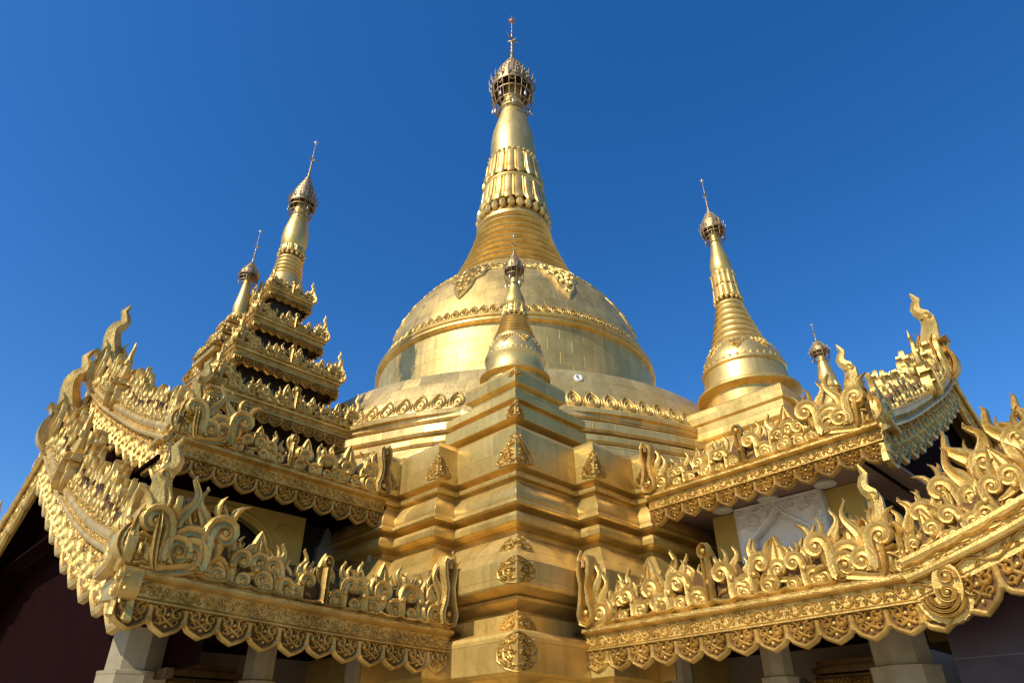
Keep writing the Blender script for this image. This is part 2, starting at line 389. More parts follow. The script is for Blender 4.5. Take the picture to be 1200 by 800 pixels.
def lobes(mb, mbk, U, fn, h, seed, p=.40, drop=True):
    """pierced hanging valance: pointed lobes with rim, lattice and scrolls (v from 0 down)"""
    rnd = random.Random(seed); nm = max(2, round(U/p)); p = U/nm
    for i in range(nm):
        a = i*p; c = a+p*.5; hh = h*rnd.uniform(.95, 1.04); jx = rnd.uniform(-.01, .01)
        half = p*.47
        rim = [(c-half, -.02), (c-half*1.03, -.40*hh), (c-half*.95, -.62*hh), (c-half*.74, -.80*hh), (c-half*.38, -.92*hh), (c+jx, -1.03*hh), (c+half*.38, -.92*hh), (c+half*.74, -.80*hh), (c+half*.95, -.62*hh), (c+half*1.03, -.40*hh), (c+half, -.02)]
        plate(mbk, rim, fn, -.02, .012)
        stroke(mb, rim, p*.075, .06, fn, .0, CS, back=.02)
        for f in (1, -1):
            stroke(mb, [(c+f*half*.85, -.06*hh), (c+f*half*.5, -.28*hh), (c+f*half*.05, -.52*hh), (c-f*half*.45, -.70*hh)], p*.05, .04, fn, .01)
            stroke(mb, put(spiral(c+f*half*.52, -.26*hh, half*.36, radians(90), 1.1, f, 10, .3), 0, 0, 1, 1), p*.05, .06, fn, .012)
            stroke(mb, put(spiral(c+f*half*.50, -.56*hh, half*.22, radians(200), .9, -f, 8, .4), 0, 0, 1, 1), p*.036, .04, fn, .012)
            stroke(mb, [(c+f*half*.10, -.05*hh), (c+f*half*.28, -.20*hh), (c+f*half*.12, -.36*hh)], p*.04, .035, fn, .012)
        bead(mb, c, -.30*hh, p*.075, .05, fn, .01); bead(mb, c, -.74*hh, p*.07, .045, fn, .01)
        if drop:
            stroke(mb, [(a, -.30*hh), (a, -.5*hh), (a, -.66*hh), (a, -.74*hh)], [p*.04, p*.08, p*.11, p*.03], .075, fn, .0, CS, back=.03)

def band_relief(mb, U, fn, v0, v1, seed, p=.30):
    """low relief on a fascia: zigzag vine with curls"""
    rnd = random.Random(seed); n = max(2, round(U/p)); p = U/n; h = v1-v0
    for i in range(n):
        a = i*p; up = i % 2
        y0, y1 = (v0+.12*h, v1-.12*h) if up else (v1-.12*h, v0+.12*h)
        stroke(mb, [(a, y0), (a+p*.35, y0+(y1-y0)*.25), (a+p*.65, y0+(y1-y0)*.75), (a+p, y1)], h*.095, h*.17, fn, 0)
        stroke(mb, spiral(a+p*.32, y1+(y0-y1)*.30, h*.20, radians(rnd.uniform(0, 360)), 1.1, 1 if up else -1, 8, .3), h*.075, h*.16, fn, 0)
        stroke(mb, spiral(a+p*.72, y0+(y1-y0)*.28, h*.17, radians(rnd.uniform(0, 360)), .9, -1 if up else 1, 7, .3), h*.07, h*.16, fn, 0)
        bead(mb, a+p*.05, (v0+v1)/2, h*.09, h*.1, fn, 0, 6)
    for v in (v0, v1): stroke(mb, [(0, v), (U*.5, v), (U, v)], h*.05, h*.08, fn, 0)

# ------------------------------------------------------------------ scene graph helpers
def thing(name, label, cat, loc=(0, 0, 0), rotz=0, group=None):
    o = bpy.data.objects.new(name, None); COL.objects.link(o)
    o.location = loc; o.rotation_euler = (0, 0, rotz); o['label'] = label; o['category'] = cat
    if group: o['group'] = group
    o.empty_display_size = .3
    return o
def tag(o, label, cat, group=None):
    o['label'] = label; o['category'] = cat
    if group: o['group'] = group
    return o
def loc(a, b, z=0): return (S2*(a-b), D+S2*(a+b), z)      # a: right-far axis, b: left-far axis of the square platform
R45 = radians(45)

# ------------------------------------------------------------------ umbrella crown (hti)
def hti(parent, z0, zr, zt, ztop, R, n=16, neck=None):
    """crown umbrella: z0 lower hanging edge, zr rim, zt cone top, ztop tip, R rim radius"""
    u = MB()
    H = zt-zr
    u.lathe([(R*.98, zr-.04*H), (R*1.0, zr), (R*.97, zr+.08*H), (R*.98, zr+.11*H), (R*.90, zr+.22*H), (R*.91, zr+.25*H), (R*.79, zr+.36*H), (R*.80, zr+.39*H), (R*.63, zr+.51*H), (R*.64, zr+.54*H), (R*.45, zr+.66*H), (R*.46, zr+.69*H), (R*.26, zr+.83*H), (R*.27, zr+.86*H), (R*.10, zr+H)], n=24, cap=False)
    u.lathe([(R*.10, zr+H), (R*.2, zr+.7*H), (R*.5, zr+.38*H), (R*.9, zr+.05*H), (R*.98, zr-.04*H)], n=24, cap=False)
    for rr, hh in ((.99, .05), (.96, .17), (.87, .31), (.73, .45), (.56, .60), (.37, .76)):
        for k in range(n+6):
            a = 2*pi*(k+(hh*50 % 1))/(n+6); u.ball((R*rr*cos(a), R*rr*sin(a), zr+hh*H), R*.045, 5, 4, 1.5)
    cap = u.build('umbrella_crown', 'hti', parent)
    r = MB()
    for (rr, zz) in ((.98, zr-.06*H), (.96, zr-(zr-z0)*.40), (.84, zr-(zr-z0)*.72), (.66, zr-(zr-z0)*.9)):
        ring = [(R*rr*cos(2*pi*i/24), R*rr*sin(2*pi*i/24), zz) for i in range(25)]
        r.tube(ring, R*.035, 6)
    for k in range(n):
        a = 2*pi*k/n
        c, s_ = cos(a), sin(a)
        r.tube([(R*.98*c, R*.98*s_, zr-.02*H), (R*.96*c, R*.96*s_, zr-(zr-z0)*.40), (R*.84*c, R*.84*s_, zr-(zr-z0)*.72), (R*.66*c, R*.66*s_, zr-(zr-z0)*.9)], R*.02, 5)
        # standing spikes on the rim
        r.tube([(R*.98*c, R*.98*s_, zr), (R*1.10*c, R*1.10*s_, zr+.10*H), (R*1.13*c, R*1.13*s_, zr+.24*H)], [R*.05, R*.045, R*.008], 5)
        if k % 2 == 0:
            a2 = a+pi/n; r.tube([(R*.97*c, R*.97*s_, zr-.1*H), (R*.95*cos(a2), R*.95*sin(a2), zr-(zr-z0)*.22), (R*.97*cos(a+2*pi/n), R*.97*sin(a+2*pi/n), zr-.1*H)], R*.018, 5)
    r.build('crown_lattice', 'hti', cap)
    for k in range(n//2):
        p = MB(); a = 2*pi*(k+.3)/(n//2); c, s_ = cos(a)*R, sin(a)*R; zz = zr-(zr-z0)*(.42 if k % 2 else .75); q = .97 if k % 2 else .85
        p.tube([(c*q, s_*q, zz), (c*q, s_*q, zz-.14*(zr-z0))], R*.012, 4)
        p.lathe([(R*.015, zz-.12*(zr-z0)), (R*.05, zz-.18*(zr-z0)), (R*.06, zz-.28*(zr-z0)), (R*.02, zz-.30*(zr-z0))], c*q, s_*q, 8)
        p.build('hanging_bell', 'silver', cap)
    v = MB(); L_ = ztop-zt; rr = R*.10
    pr = [(rr, zt), (rr*.9, zt+.1*L_)]
    for i in range(6):
        zz = zt+L_*(.12+i*.1); q = rr*(.85-.1*i); pr += [(q*.55, zz), (q*1.15, zz+.03*L_), (q*1.15, zz+.045*L_), (q*.55, zz+.07*L_)]
    pr += [(rr*.2, zt+.74*L_), (rr*.2, zt+.86*L_)]
    v.lathe(pr, n=10)
    rod = v.build('vane_rod', 'hti', parent)
    g = MB(); zz = zt+.46*L_
    for sx, ln in ((1, .55), (-1, .35)):
        g.tube([(0, 0, zz), (sx*R*ln*.5, 0, zz+.02*L_), (sx*R*ln, 0, zz+.06*L_)], [R*.05, R*.06, R*.02], 5)
    for k in range(4):
        a = pi*k/2+.4; g.tube([(0, 0, zz-.05*L_), (R*.22*cos(a), R*.22*sin(a), zz-.02*L_)], [R*.04, R*.015], 5)
    g.build('vane_flag', 'hti', rod)
    b = MB(); rb = R*.13; b.ball((0, 0, ztop-.09*L_), rb, 10, 6, 1.2)
    for k in range(8):
        a = 2*pi*k/8; b.tube([(0, 0, ztop-.09*L_), (rb*1.7*cos(a), rb*1.7*sin(a), ztop-.06*L_+rb*.6*(k % 2))], [rb*.25, rb*.1], 4)
    b.build('diamond_orb', 'rust' if R > .9 else 'silver', rod)
    t = MB(); t.tube([(0, 0, ztop-.05*L_), (0, 0, ztop)], [rb*.3, rb*.08], 5); t.build('tip', 'silver', rod)

def ringed(r0, z0, r1, z1, n, pw=1.35, amp=.05):
    """concave ringed cone from (r0,z0) bottom up to (r1,z1): torus mouldings"""
    pr = []
    for i in range(n):
        t0 = i/n; t1 = (i+1)/n
        f = lambda t: r1+(r0-r1)*(1-t)**pw
        za, zb = z0+(z1-z0)*t0, z0+(z1-z0)*t1
        ra, rb = f(t0), f(t1); d = zb-za
        pr += [(ra-amp*.6, za+.02*d), (ra+amp*.5, za+.12*d), (ra+amp, za+.30*d), (ra*.6+rb*.4+amp*1.0, za+.48*d), (ra*.4+rb*.6+amp*.5, za+.62*d), (rb-amp*.1, za+.70*d), (rb-amp*.5, za+.82*d)]
    return pr

def lotus(parent, zb, zt, rb, rt, n, name, mat='plain', flip=1, lip=.14):
    """band of upright fluted petals with rounded lips"""
    mb = MB(); mb.lathe([(rb*.96, zb), (rt*.96, zt)], n=32)
    for k in range(n):
        a = 2*pi*k/n
        for (r_in, za, zc, ra, rc) in ((0, zb, zt, rb, rt),):
            pts = []
            rad = []
            w = 2*pi*rb/n*.5
            for i in range(9):
                t = i/8; zz = za+(zc-za)*t; r = ra+(rc-ra)*t
                bul = lip*(max(0, 1-t*3.2)**.7 if flip > 0 else max(0, (t-.68)*3.1)**.7)
                pts.append(((r+bul*rb*.55)*cos(a), (r+bul*rb*.55)*sin(a), zz))
                rad.append(w*(.78 if 0 < i < 8 else .45)*(1.0+(.25 if bul > .05 else 0)))
            mb.tube(pts, rad, 8, .7, (cos(a), sin(a), 0))
            a2 = a+pi/n
            mb.tube([(ra*1.02*cos(a2), ra*1.02*sin(a2), za+.1*(zc-za)), (rc*1.02*cos(a2), rc*1.02*sin(a2), zc-.05*(zc-za))], w*.22, 6)
    return mb.build(name, mat, parent)

def beads_ring(parent, z, r, rb, n, name='bead_ring', mat='plain', sz=1.2):
    mb = MB()
    for k in range(n):
        a = 2*pi*k/n; mb.ball((r*cos(a), r*sin(a), z), rb, 7, 5, sz)
    return mb.build(name, mat, parent)

class Prof:
    def __init__(s, pr): s.p = sorted(pr, key=lambda q: -q[1])    # top -> down
    def at(s, z):
        p = s.p
        for i in range(len(p)-1):
            if p[i][1] >= z >= p[i+1][1]:
                t = (p[i][1]-z)/max(1e-9, p[i][1]-p[i+1][1]); return p[i][0]+(p[i+1][0]-p[i][0])*t
        return p[-1][0] if z < p[-1][1] else p[0][0]
def surf_map(prof, th0, zc, rc):
    """u along circumference at radius rc, v height from zc, w outwards"""
    P_ = Prof(prof)
    def fn(u, v, w):
        z = zc+v; r = P_.at(z); e = .03; sl = (P_.at(z+e)-P_.at(z-e))/(2*e); l = sqrt(1+sl*sl)
        rr = r+w/l; zz = z-w*sl/l; a = th0+u/rc
        return (rr*cos(a), rr*sin(a), zz)
    return fn

def pendant(mb, s, fn, w0=0.0, base=True):
    """triangular floral pendant hanging from v=0 to v=-s, half width s*.75"""
    out = [(-.78, 0), (-.70, -.16), (-.50, -.22), (-.44, -.42), (-.26, -.52), (-.20, -.76), (0, -1.0), (.20, -.76), (.26, -.52), (.44, -.42), (.50, -.22), (.70, -.16), (.78, 0)]
    if base: plate(mb, [(x*s, y*s) for x, y in out], fn, -.04, .015)
    else:
        for k in (.86, .70, .5, .3): stroke(mb, dens([(x*s*k, y*s*(.5+.5*k)-.01) for x, y in out]), s*.045, s*.05, fn, w0)
        for f in (1, -1):
            for (x, y, r) in ((.62, -.08, .09), (.30, -.06, .10), (.36, -.36, .09), (.08, -.24, .08), (.14, -.46, .08), (.06, -.86, .05)):
                stroke(mb, [(q[0]*s, q[1]*s) for q in spiral(f*x, y, r, x*20, 1.2, f, 10, .3)], s*.03, s*.075, fn, w0+.01)
    stroke(mb, dens([(x*s, y*s) for x, y in out]), s*.05, s*.07, fn, w0)
    for f in (1, -1):
        for (x, y, r, a) in ((.45, -.12, .14, 0), (.22, -.30, .15, 90), (.10, -.62, .10, 200), (.15, -.10, .11, 45)):
            stroke(mb, [(px*s, py*s) for px, py in spiral(f*x, y, r, radians(a), 1.2, f, 10, .3)], s*.036, s*.09, fn, w0+.01)
    bead(mb, 0, -.42*s, s*.10, s*.12, fn, w0); bead(mb, 0, -.80*s, s*.06, s*.1, fn, w0)

def rosette_row(mb, fn_of, n, s):
    for k in range(n):
        fn = fn_of(k)
        ring = [(s*.44*cos(2*pi*i/10), s*.5+s*.44*sin(2*pi*i/10)) for i in range(11)]
        stroke(mb, ring, s*.09, s*.13, fn, 0); stroke(mb, spiral(0, s*.5, s*.26, 0, 1.2, 1, 8, .3), s*.07, s*.13, fn, 0)
        bead(mb, s*.52, s*.12, s*.1, s*.1, fn, 0, 6)
        stroke(mb, [(-.3*s, s*.95), (0, s*1.18), (.3*s, s*.95)], s*.06, s*.1, fn, 0)

def small_stupa(parent, k, zs, R):
    """bell-shaped satellite stupa. zs: dict of heights, R: dict of radii"""
    base = MB(); base.lathe([(R['lip']*.86, zs['b']), (R['lip']*.86, zs['lip']-.20*k), (R['lip']*.90, zs['lip']-.16*k), (R['lip']*.97, zs['lip']-.12*k), (R['lip'], zs['lip']-.08*k), (R['lip']*1.0, zs['lip']-.02*k), (R['lip']*.96, zs['lip']+.03*k), (R['lip']*.88, zs['lip']+.07*k), (R['lip']*.85, zs['lip']+.10*k)], n=56); base.build('base_moulding', 'plain', parent)
    zl = zs['lip']+.10*k; H = zs['sh']-zl
    bp = [(R['lip']*.86, zl), (R['lip']*.835, zl+.12*H), (R['mid']*1.0, zl+.36*H), (R['mid']*1.045, zl+.40*H), (R['mid']*1.045, zl+.44*H), (R['mid']*.985, zl+.48*H), (R['mid']*.97, zl+.60*H), (R['mid']*.90, zl+.74*H), (R['mid']*.80, zl+.86*H), (R['sh'], zs['sh'])]
    b = MB(); b.lathe(bp, n=56); bo = b.build('bell', 'bell2', parent)
    g = MB()
    for i in range(8):
        fn = surf_map(bp, 2*pi*(i+.5)/8, zl+.90*H, R['mid']*.9); pendant(g, R['mid']*.36, fn)
    for i in range(36):
        fn = surf_map(bp, 2*pi*i/36, zl+.50*H, R['mid']); bead(g, 0, 0, R['mid']*.05, R['mid']*.035, fn, 0, 6)
    g.build('floral_pendants', 'orn', bo)
    r = MB(); r.lathe(ringed(R['sh']*.97, zs['sh'], R['lot']*1.02, zs['lb'], 7, 1.25, R['sh']*.035), n=48); r.build('ringed_spire', 'plain', parent)
    zm = (zs['lb']+zs['lt'])/2
    beads_ring(parent, zs['lb']+.02*k, R['lot']*1.08, R['lot']*.16, 16)
    lotus(parent, zs['lb']+.05*k, zm, R['lot']*1.02, R['lot']*.97, 12, 'lotus_band'); lotus(parent, zm, zs['lt'], R['lot']*.95, R['lot']*.9, 12, 'lotus_band', flip=-1)
    d = MB(); zt, zn = zs['lt'], zs['nk']; H2 = zn-zt
    d.lathe([(R['bud']*.86, zt), (R['bud']*.98, zt+.08*H2), (R['bud'], zt+.2*H2), (R['bud']*.93, zt+.36*H2), (R['bud']*.74, zt+.58*H2), (R['bud']*.58, zt+.78*H2), (R['bud']*.5, zn), (R['bud']*.4, zn+.35*H2)], n=32)
    d.build('banana_bud', 'plain', parent)
    hti(parent, zs['nk']-.02*k, zs['rim'], zs['ct'], zs['tip'], R['um'], 12)
M['bell2'] = gold('gold_small_bell', (.77, .54, .20), (.60, .40, .12), rough=.41, metal=.78, bump=.1)
#PART2
# ================================================================== GROUND
def ground():
    mb = MB(); mb.add([(-400, -400, 0), (400, -400, 0), (400, 400, 0), (-400, 400, 0)], [(0, 1, 2, 3)])
    M['court'] = tiled('courtyard_tiles', (.46, .40, .31), (.40, .34, .26), (.25, .21, .16), .6, .6, (0, 1), .5)
    o = mb.build('ground', 'court', smooth=False); o['kind'] = 'structure'
ground()

# ================================================================== GREAT STUPA
great = thing('great_stupa', 'tall golden stupa with huge bell dome and ringed spire rising at the centre', 'stupa', (0, D, 0), R45)
def quad_poly(pts):
    out = []
    for k in range(4):
        c, s_ = [(1, 0), (0, 1), (-1, 0), (0, -1)][k]
        out += [(x*c-y*s_, x*s_+y*c) for x, y in pts]
    return out
K = 9.33
POLY = quad_poly([(-10.0, -6.75), (-9.75, -6.75), (-9.75, -7.87), (-K, -7.87), (-K, -K), (-7.87, -K), (-7.87, -9.75), (-6.75, -9.75), (-6.75, -10.0)])
BASE = [(0.75, 0), (0.75, 0.5), (0.55, 0.62), (0.55, 1.5), (0.4, 1.6), (0.22, 2.05), (0.12, 2.35), (0.14, 2.42), (0.37, 2.565), (0.37, 3.0), (0.34, 3.055), (0.1, 3.13), (0, 3.14), (0, 3.36), (-0.12, 3.38), (-0.12, 3.42), (0.02, 3.5), (0.07, 3.53), (0.07, 3.575), (0.02, 3.585), (0.06, 3.6), (0.3, 3.66), (0.32, 3.69), (0.32, 4.022), (0.29, 4.06), (0.06, 4.396), (0.0, 4.462), (-0.1, 4.506), (-0.14, 4.517), (-0.14, 4.594), (-0.02, 4.616), (0.06, 4.66), (0.07, 4.748), (0.04, 4.81), (-0.12, 4.83), (-0.12, 4.89), (0.06, 4.92), (0.09, 4.945), (0.085, 4.98), (0.04, 5.015), (0.05, 5.07), (0.03, 5.17), (-0.03, 5.27), (-0.1, 5.355), (-0.14, 5.37), (-0.14, 5.415), (-0.05, 5.425), (-0.04, 5.49), (-0.14, 5.505), (-0.14, 5.57), (-0.01, 5.6), (0, 5.63), (0, 6.22), (-0.03, 6.27), (-0.16, 6.38), (-0.22, 6.41), (-1.2, 6.46)]
mb = MB(); mb.sweep_poly(POLY, BASE); mb.build('stepped_base', 'base', great, ang=25)

def trunc_oct(R):   # octagon with small stepped corners
    out = []
    rin = R*cos(radians(22.5))
    for k in range(8):
        c = 45*k
        for d, q in ((-16, 0), (-9, -.012), (9, -.012), (16, 0)):
            a = radians(c+d); r = rin/cos(radians(22.5-abs(d)))*(1+q)
            out.append((r*cos(a), r*sin(a)))
    return out
pr = []; z = 6.44; o = 1.05
pr += [(o, 6.1)]
for (h, sb) in ((.36, .12), (.38, .18), (.35, .10), (.40, .18), (.34, .10), (.40, .16), (.35, .08)):
    pr += [(o-.26, z+.01), (o-.26, z+.08), (o-.05, z+.095), (o-.05, z+.125), (o, z+.145), (o, z+h-.07), (o-.03, z+h-.04)]
    o -= sb; z += h
    pr += [(o-.02, z-.02)]
pr += [(-.05, z), (-.1, z+.02), (-1.5, z+.05)]
mb = MB(); mb.sweep_poly(trunc_oct(8.75), pr); mb.build('stepped_terraces', 'tile', great, ang=25)
sk = [(8.42, 8.92), (8.44, 9.02), (8.36, 9.08), (8.28, 9.12), (8.20, 9.35), (8.10, 9.6), (7.98, 9.85), (7.84, 10.12), (7.66, 10.46), (7.58, 10.56), (7.48, 10.60), (5.0, 11.5)]
mb = MB(); mb.lathe(sk, n=128); skirt = mb.build('tiled_drum', 'tile', great, ang=28)
mb = MB()
for i in range(104):
    fn = surf_map(sk, 2*pi*i/104, 9.13, 8.25); s = .50
    L_ = bez((0, -.01), (-.34*s*1.5, .05), (-.36*s*1.25, .34), (0, s*1.0), 8); R_ = [(-x, y) for x, y in L_]
    for P in (L_, R_): stroke(mb, P, s*.07, .05, fn, 0, back=.03)
    for P in (L_, R_): stroke(mb, [(x*.6, .05+y*.62) for x, y in P], s*.04, .04, fn, 0, back=.03)
    bead(mb, 0, s*.36, s*.09, .05, fn, 0, 7); bead(mb, 0, s*.68, s*.05, .04, fn, 0, 6); bead(mb, 0, s*.14, s*.05, .04, fn, 0, 6)
    bead(mb, .249, s*.12, s*.09, .04, fn, 0, 6); stroke(mb, [(.249, s*.22), (.249, s*.5), (.249, s*.62)], [s*.05, s*.035, s*.01], .04, fn, 0)
mb.build('petal_row', 'orn', skirt)
for k in range(8):
    mb = MB(); pendant(mb, .62, surf_map(sk, 2*pi*(k+.06)/8, 10.35, 8.0), base=False); mb.build('floral_pendant', 'orn', skirt)
mb = MB(); fn = surf_map(sk, radians(225+12.5), 10.2, 7.8)
stroke(mb, [(.085*cos(2*pi*i/14), .11*sin(2*pi*i/14)) for i in range(15)], .035, .05, fn, 0)
mb.build('vent_ring', 'white', skirt)

bell_p = [(5.2, 11.3), (5.25, 11.9), (5.26, 12.5), (5.27, 13.2), (5.28, 13.60)]
dome_p = [(5.26, 13.98), (5.18, 14.3), (5.03, 14.8), (4.88, 15.2), (4.73, 15.6), (4.56, 16.0), (4.34, 16.4), (4.05, 16.8), (3.72, 17.2), (3.36, 17.6), (3.04, 17.95), (2.80, 18.22), (2.72, 18.35)]
mb = MB(); mb.lathe(bell_p, n=96); mb.build('bell_drum', 'bell', great)
mb = MB(); mb.lathe([(5.22, 13.58), (5.36, 13.62), (5.42, 13.68), (5.42, 13.74), (5.35, 13.79), (5.35, 13.82), (5.40, 13.86), (5.41, 13.92), (5.34, 13.98), (5.22, 14.0)], n=96); mb.build('bell_moulding', 'plain', great)
mb = MB(); mb.lathe(dome_p, n=96); dome = mb.build('bell_dome', 'bell', great)
mb = MB(); rosette_row(mb, lambda k: surf_map(dome_p, 2*pi*k/96, 14.02, 5.25), 96, .33); mb.build('rosette_belt', 'orn', dome)
mb = MB()
for k in range(8):
    fn = surf_map(dome_p, 2*pi*(k+.5)/8, 17.25, 4.3)
    pendant(mb, 2.15, lambda u, v, w, fn=fn: fn(u*.62, v, w*.6), base=False)
    fn2 = surf_map(dome_p, 2*pi*k/8, 17.15, 3.9)
    for i in range(-5, 6):
        stroke(mb, spiral(i*.2, -.12-.07*(i % 2), .16, 1.2*i, 1.2, 1, 8, .3), .035, .08, fn2, 0)
    stroke(mb, dens([(-1.1, -.32), (-.5, -.40), (.5, -.40), (1.1, -.32)]), .05, .06, fn2, 0)
mb.build('floral_pendants', 'orn', dome)
mb = MB(); mb.lathe(ringed(2.68, 18.3, 1.56, 21.75, 8, 1.35, .115), n=72); mb.build('ringed_spire', 'plain', great)
mb = MB(); mb.lathe([(1.58, 21.7), (1.70, 21.8), (1.70, 21.95), (1.58, 22.05), (1.52, 22.3)], n=64); mb.build('spire_collar', 'plain', great)
beads_ring(great, 22.45, 1.58, .18, 26, 'bead_ring', 'plain', 1.5)
lotus(great, 22.7, 24.4, 1.52, 1.34, 20, 'lotus_band', lip=.12)
mb = MB(); mb.lathe([(1.40, 24.3), (1.46, 24.38), (1.46, 24.47), (1.36, 24.55)], n=56); mb.build('lotus_collar', 'plain', great)
lotus(great, 24.55, 26.25, 1.33, 1.16, 18, 'lotus_band', lip=.10)
beads_ring(great, 26.35, 1.18, .085, 30, 'bead_ring', 'plain')
mb = MB(); mb.lathe([(1.02, 26.2), (1.08, 26.45), (1.11, 26.9), (1.11, 27.5), (1.08, 28.0), (1.02, 28.5), (.89, 29.0), (.77, 29.5), (.66, 30.0), (.56, 30.5), (.48, 31.0), (.4, 32.3)], n=56); mb.build('banana_bud', 'bell2', great)
mb = MB(); mb.lathe([(.53, 30.6), (.60, 30.7), (.60, 30.82), (.50, 30.9)], n=32); mb.build('bud_collar', 'plain', great)
hti(great, 30.0, 32.1, 34.9, 38.75, 1.12, 20)

# folded corner medallions on the base
def fold(cx, cy, zc, k=1.35):
    def fn(u, v, w):
        u *= k; w *= .8
        return (cx+u, cy-w, zc+v) if u >= 0 else (cx-w, cy-u, zc+v)
    return fn
def medallion(mb, s, fn, kind=0):
    if kind == 0: out = [(-.62, -.34), (-.52, -.5), (-.2, -.56), (0, -.6), (.2, -.56), (.52, -.5), (.62, -.34), (.46, .0), (.26, .36), (0, .78), (-.26, .36), (-.46, .0), (-.62, -.34)]
    elif kind == 1: out = [(0, -.74), (.30, -.60), (.52, -.28), (.54, .1), (.42, .42), (.2, .62), (0, .74), (-.2, .62), (-.42, .42), (-.54, .1), (-.52, -.28), (-.30, -.60), (0, -.74)]
    else: out = [(-.6, 0), (-.5, .26), (-.24, .46), (0, .56), (.24, .46), (.5, .26), (.6, 0)]
    out = [(x*s, y*s) for x, y in out]
    stroke(mb, out, s*.04, .03, fn, 0, back=.02)
    o3 = [(x*.90, y*.90) for x, y in out]
    for x, y in [((p_[0]+q_[0])/2*f_, (p_[1]+q_[1])/2*f_) for p_, q_ in zip(o3[:-1], o3[1:]) for f_ in (1, .93)]:
        bead(mb, x, y, s*.05, .028, fn, 0, 6)
    for f in (1, -1):
        o2 = [(x*.66, y*.66) for x, y in out if x*f >= -1e-6]
        if len(o2) > 2: stroke(mb, sorted(o2, key=lambda q: q[1]), s*.035, .04, fn, 0, back=.02)
        spots = ((.30, -.28, .14), (.18, .02, .12), (.38, -.02, .08), (.11, .30, .10), (.11, -.44, .09), (.48, -.40, .08), (.06, .52, .05), (.14, -.14, .08)) if kind == 0 else (((.26, -.22, .14), (.28, .14, .14), (.12, .40, .10), (.14, -.48, .09), (.12, 0, .10), (.40, -.04, .08), (.32, .38, .07), (.34, -.44, .07)) if kind == 1 else ((.36, .1, .10), (.16, .2, .12), (.1, .4, .06), (.28, .28, .07)))
        for (x, y, r) in spots:
            stroke(mb, [(px*s, py*s) for px, py in spiral(f*x, y, r, radians(60+137*x*10), 1.3, f, 9, .3)], s*.034, .045, fn, 0, back=.02)
            bead(mb, f*(x+.09)*s, (y+.12)*s, s*.035, .04, fn, 0, 5)
cn = [((-K, -K), 1), ((-7.87, -9.75), .85), ((-9.75, -7.87), .85), ((-6.75, -10.0), .7), ((-10.0, -6.75), .7)]
for (cx, cy), q in cn:
    for (o, zc, s, kind, kx) in ((.0, 5.84, .40, 0, 1.8), (.32, 3.86, .25, 1, 2.9), (.18, 4.16, .40, 2, 1.5), (.37, 2.80, .33, 1, 2.2), (.0, 3.14, .42, 2, 1.5)):
        if q < 1 and zc < 5: continue
        mb = MB(); medallion(mb, s*q, fold(cx-o, cy-o, zc, kx*(1 if q == 1 else .8)), kind); mb.build('corner_medallion', 'orn', great)

# ================================================================== CORNER STUPA on its pedestal (front)
cs = thing('corner_stupa', 'small golden stupa on a square stepped pedestal directly before the big dome', 'stupa', loc(-8.2, -8.2, 6.40), R45)
def sq(h): return [(-h, -h), (h, -h), (h, h), (-h, h)]
mb = MB(); zz = 6.40
mb.sweep_poly(sq(.94), [(-.02, -.02), (-.02, .02), (-.20, .04), (-.20, .10), (-.06, .145), (0, .165), (.0, .40), (-.03, .42), (-.10, .44), (-.10, .50), (.0, .515), (.0, .66), (-.08, .69), (-.22, .76), (-.24, .78), (-.24, .84), (-.34, .86),
                        (-.34, .98), (-.25, 1.04), (-.25, 1.31), (-.28, 1.34), (-.6, 1.36)])
mb.build('square_pedestal', 'base', cs, ang=25)
mb = MB(); medallion(mb, .26, fold(-.94, -.94, .30), 0); mb.build('corner_medallion', 'orn', cs)
mb = MB(); medallion(mb, .2, fold(-.69, -.69, 1.16), 2); mb.build('corner_medallion', 'orn', cs)
small_stupa(cs, .5, dict(b=7.72-zz, lip=7.96-zz, sh=8.86-zz, lb=9.42-zz, lt=9.72-zz, nk=10.28-zz, rim=10.72-zz, ct=11.22-zz, tip=11.75-zz), dict(lip=.70, mid=.585, sh=.44, lot=.25, bud=.235, um=.22))

# ================================================================== SATELLITE STUPA (right)
ss = thing('satellite_stupa', 'mid-sized golden stupa on a square plinth behind the right hall roof', 'stupa', loc(0, -9.25, 5.5), R45)
mb = MB(); zz = 5.5
mb.sweep_poly(sq(1.45), [(.42, -.9), (.42, 1.0), (.36, 1.05), (.30, 1.12), (.30, 2.1), (.20, 2.16), (.12, 2.3), (.12, 2.42), (.16, 2.44), (.16, 2.80), (.10, 2.84), (.0, 2.95), (-.06, 3.08), (.0, 3.12), (.03, 3.16), (.03, 3.22), (.0, 3.24), (.0, 3.56), (.06, 3.60), (.06, 3.92), (.03, 3.97), (-.4, 4.0)])
mb.build('square_plinth', 'base', ss, ang=25)
small_stupa(ss, 1.0, dict(b=9.46-zz, lip=10.14-zz, sh=11.72-zz, lb=13.35-zz, lt=14.42-zz, nk=15.75-zz, rim=16.25-zz, ct=17.15-zz, tip=18.65-zz), dict(lip=1.40, mid=1.12, sh=.78, lot=.36, bud=.33, um=.38))

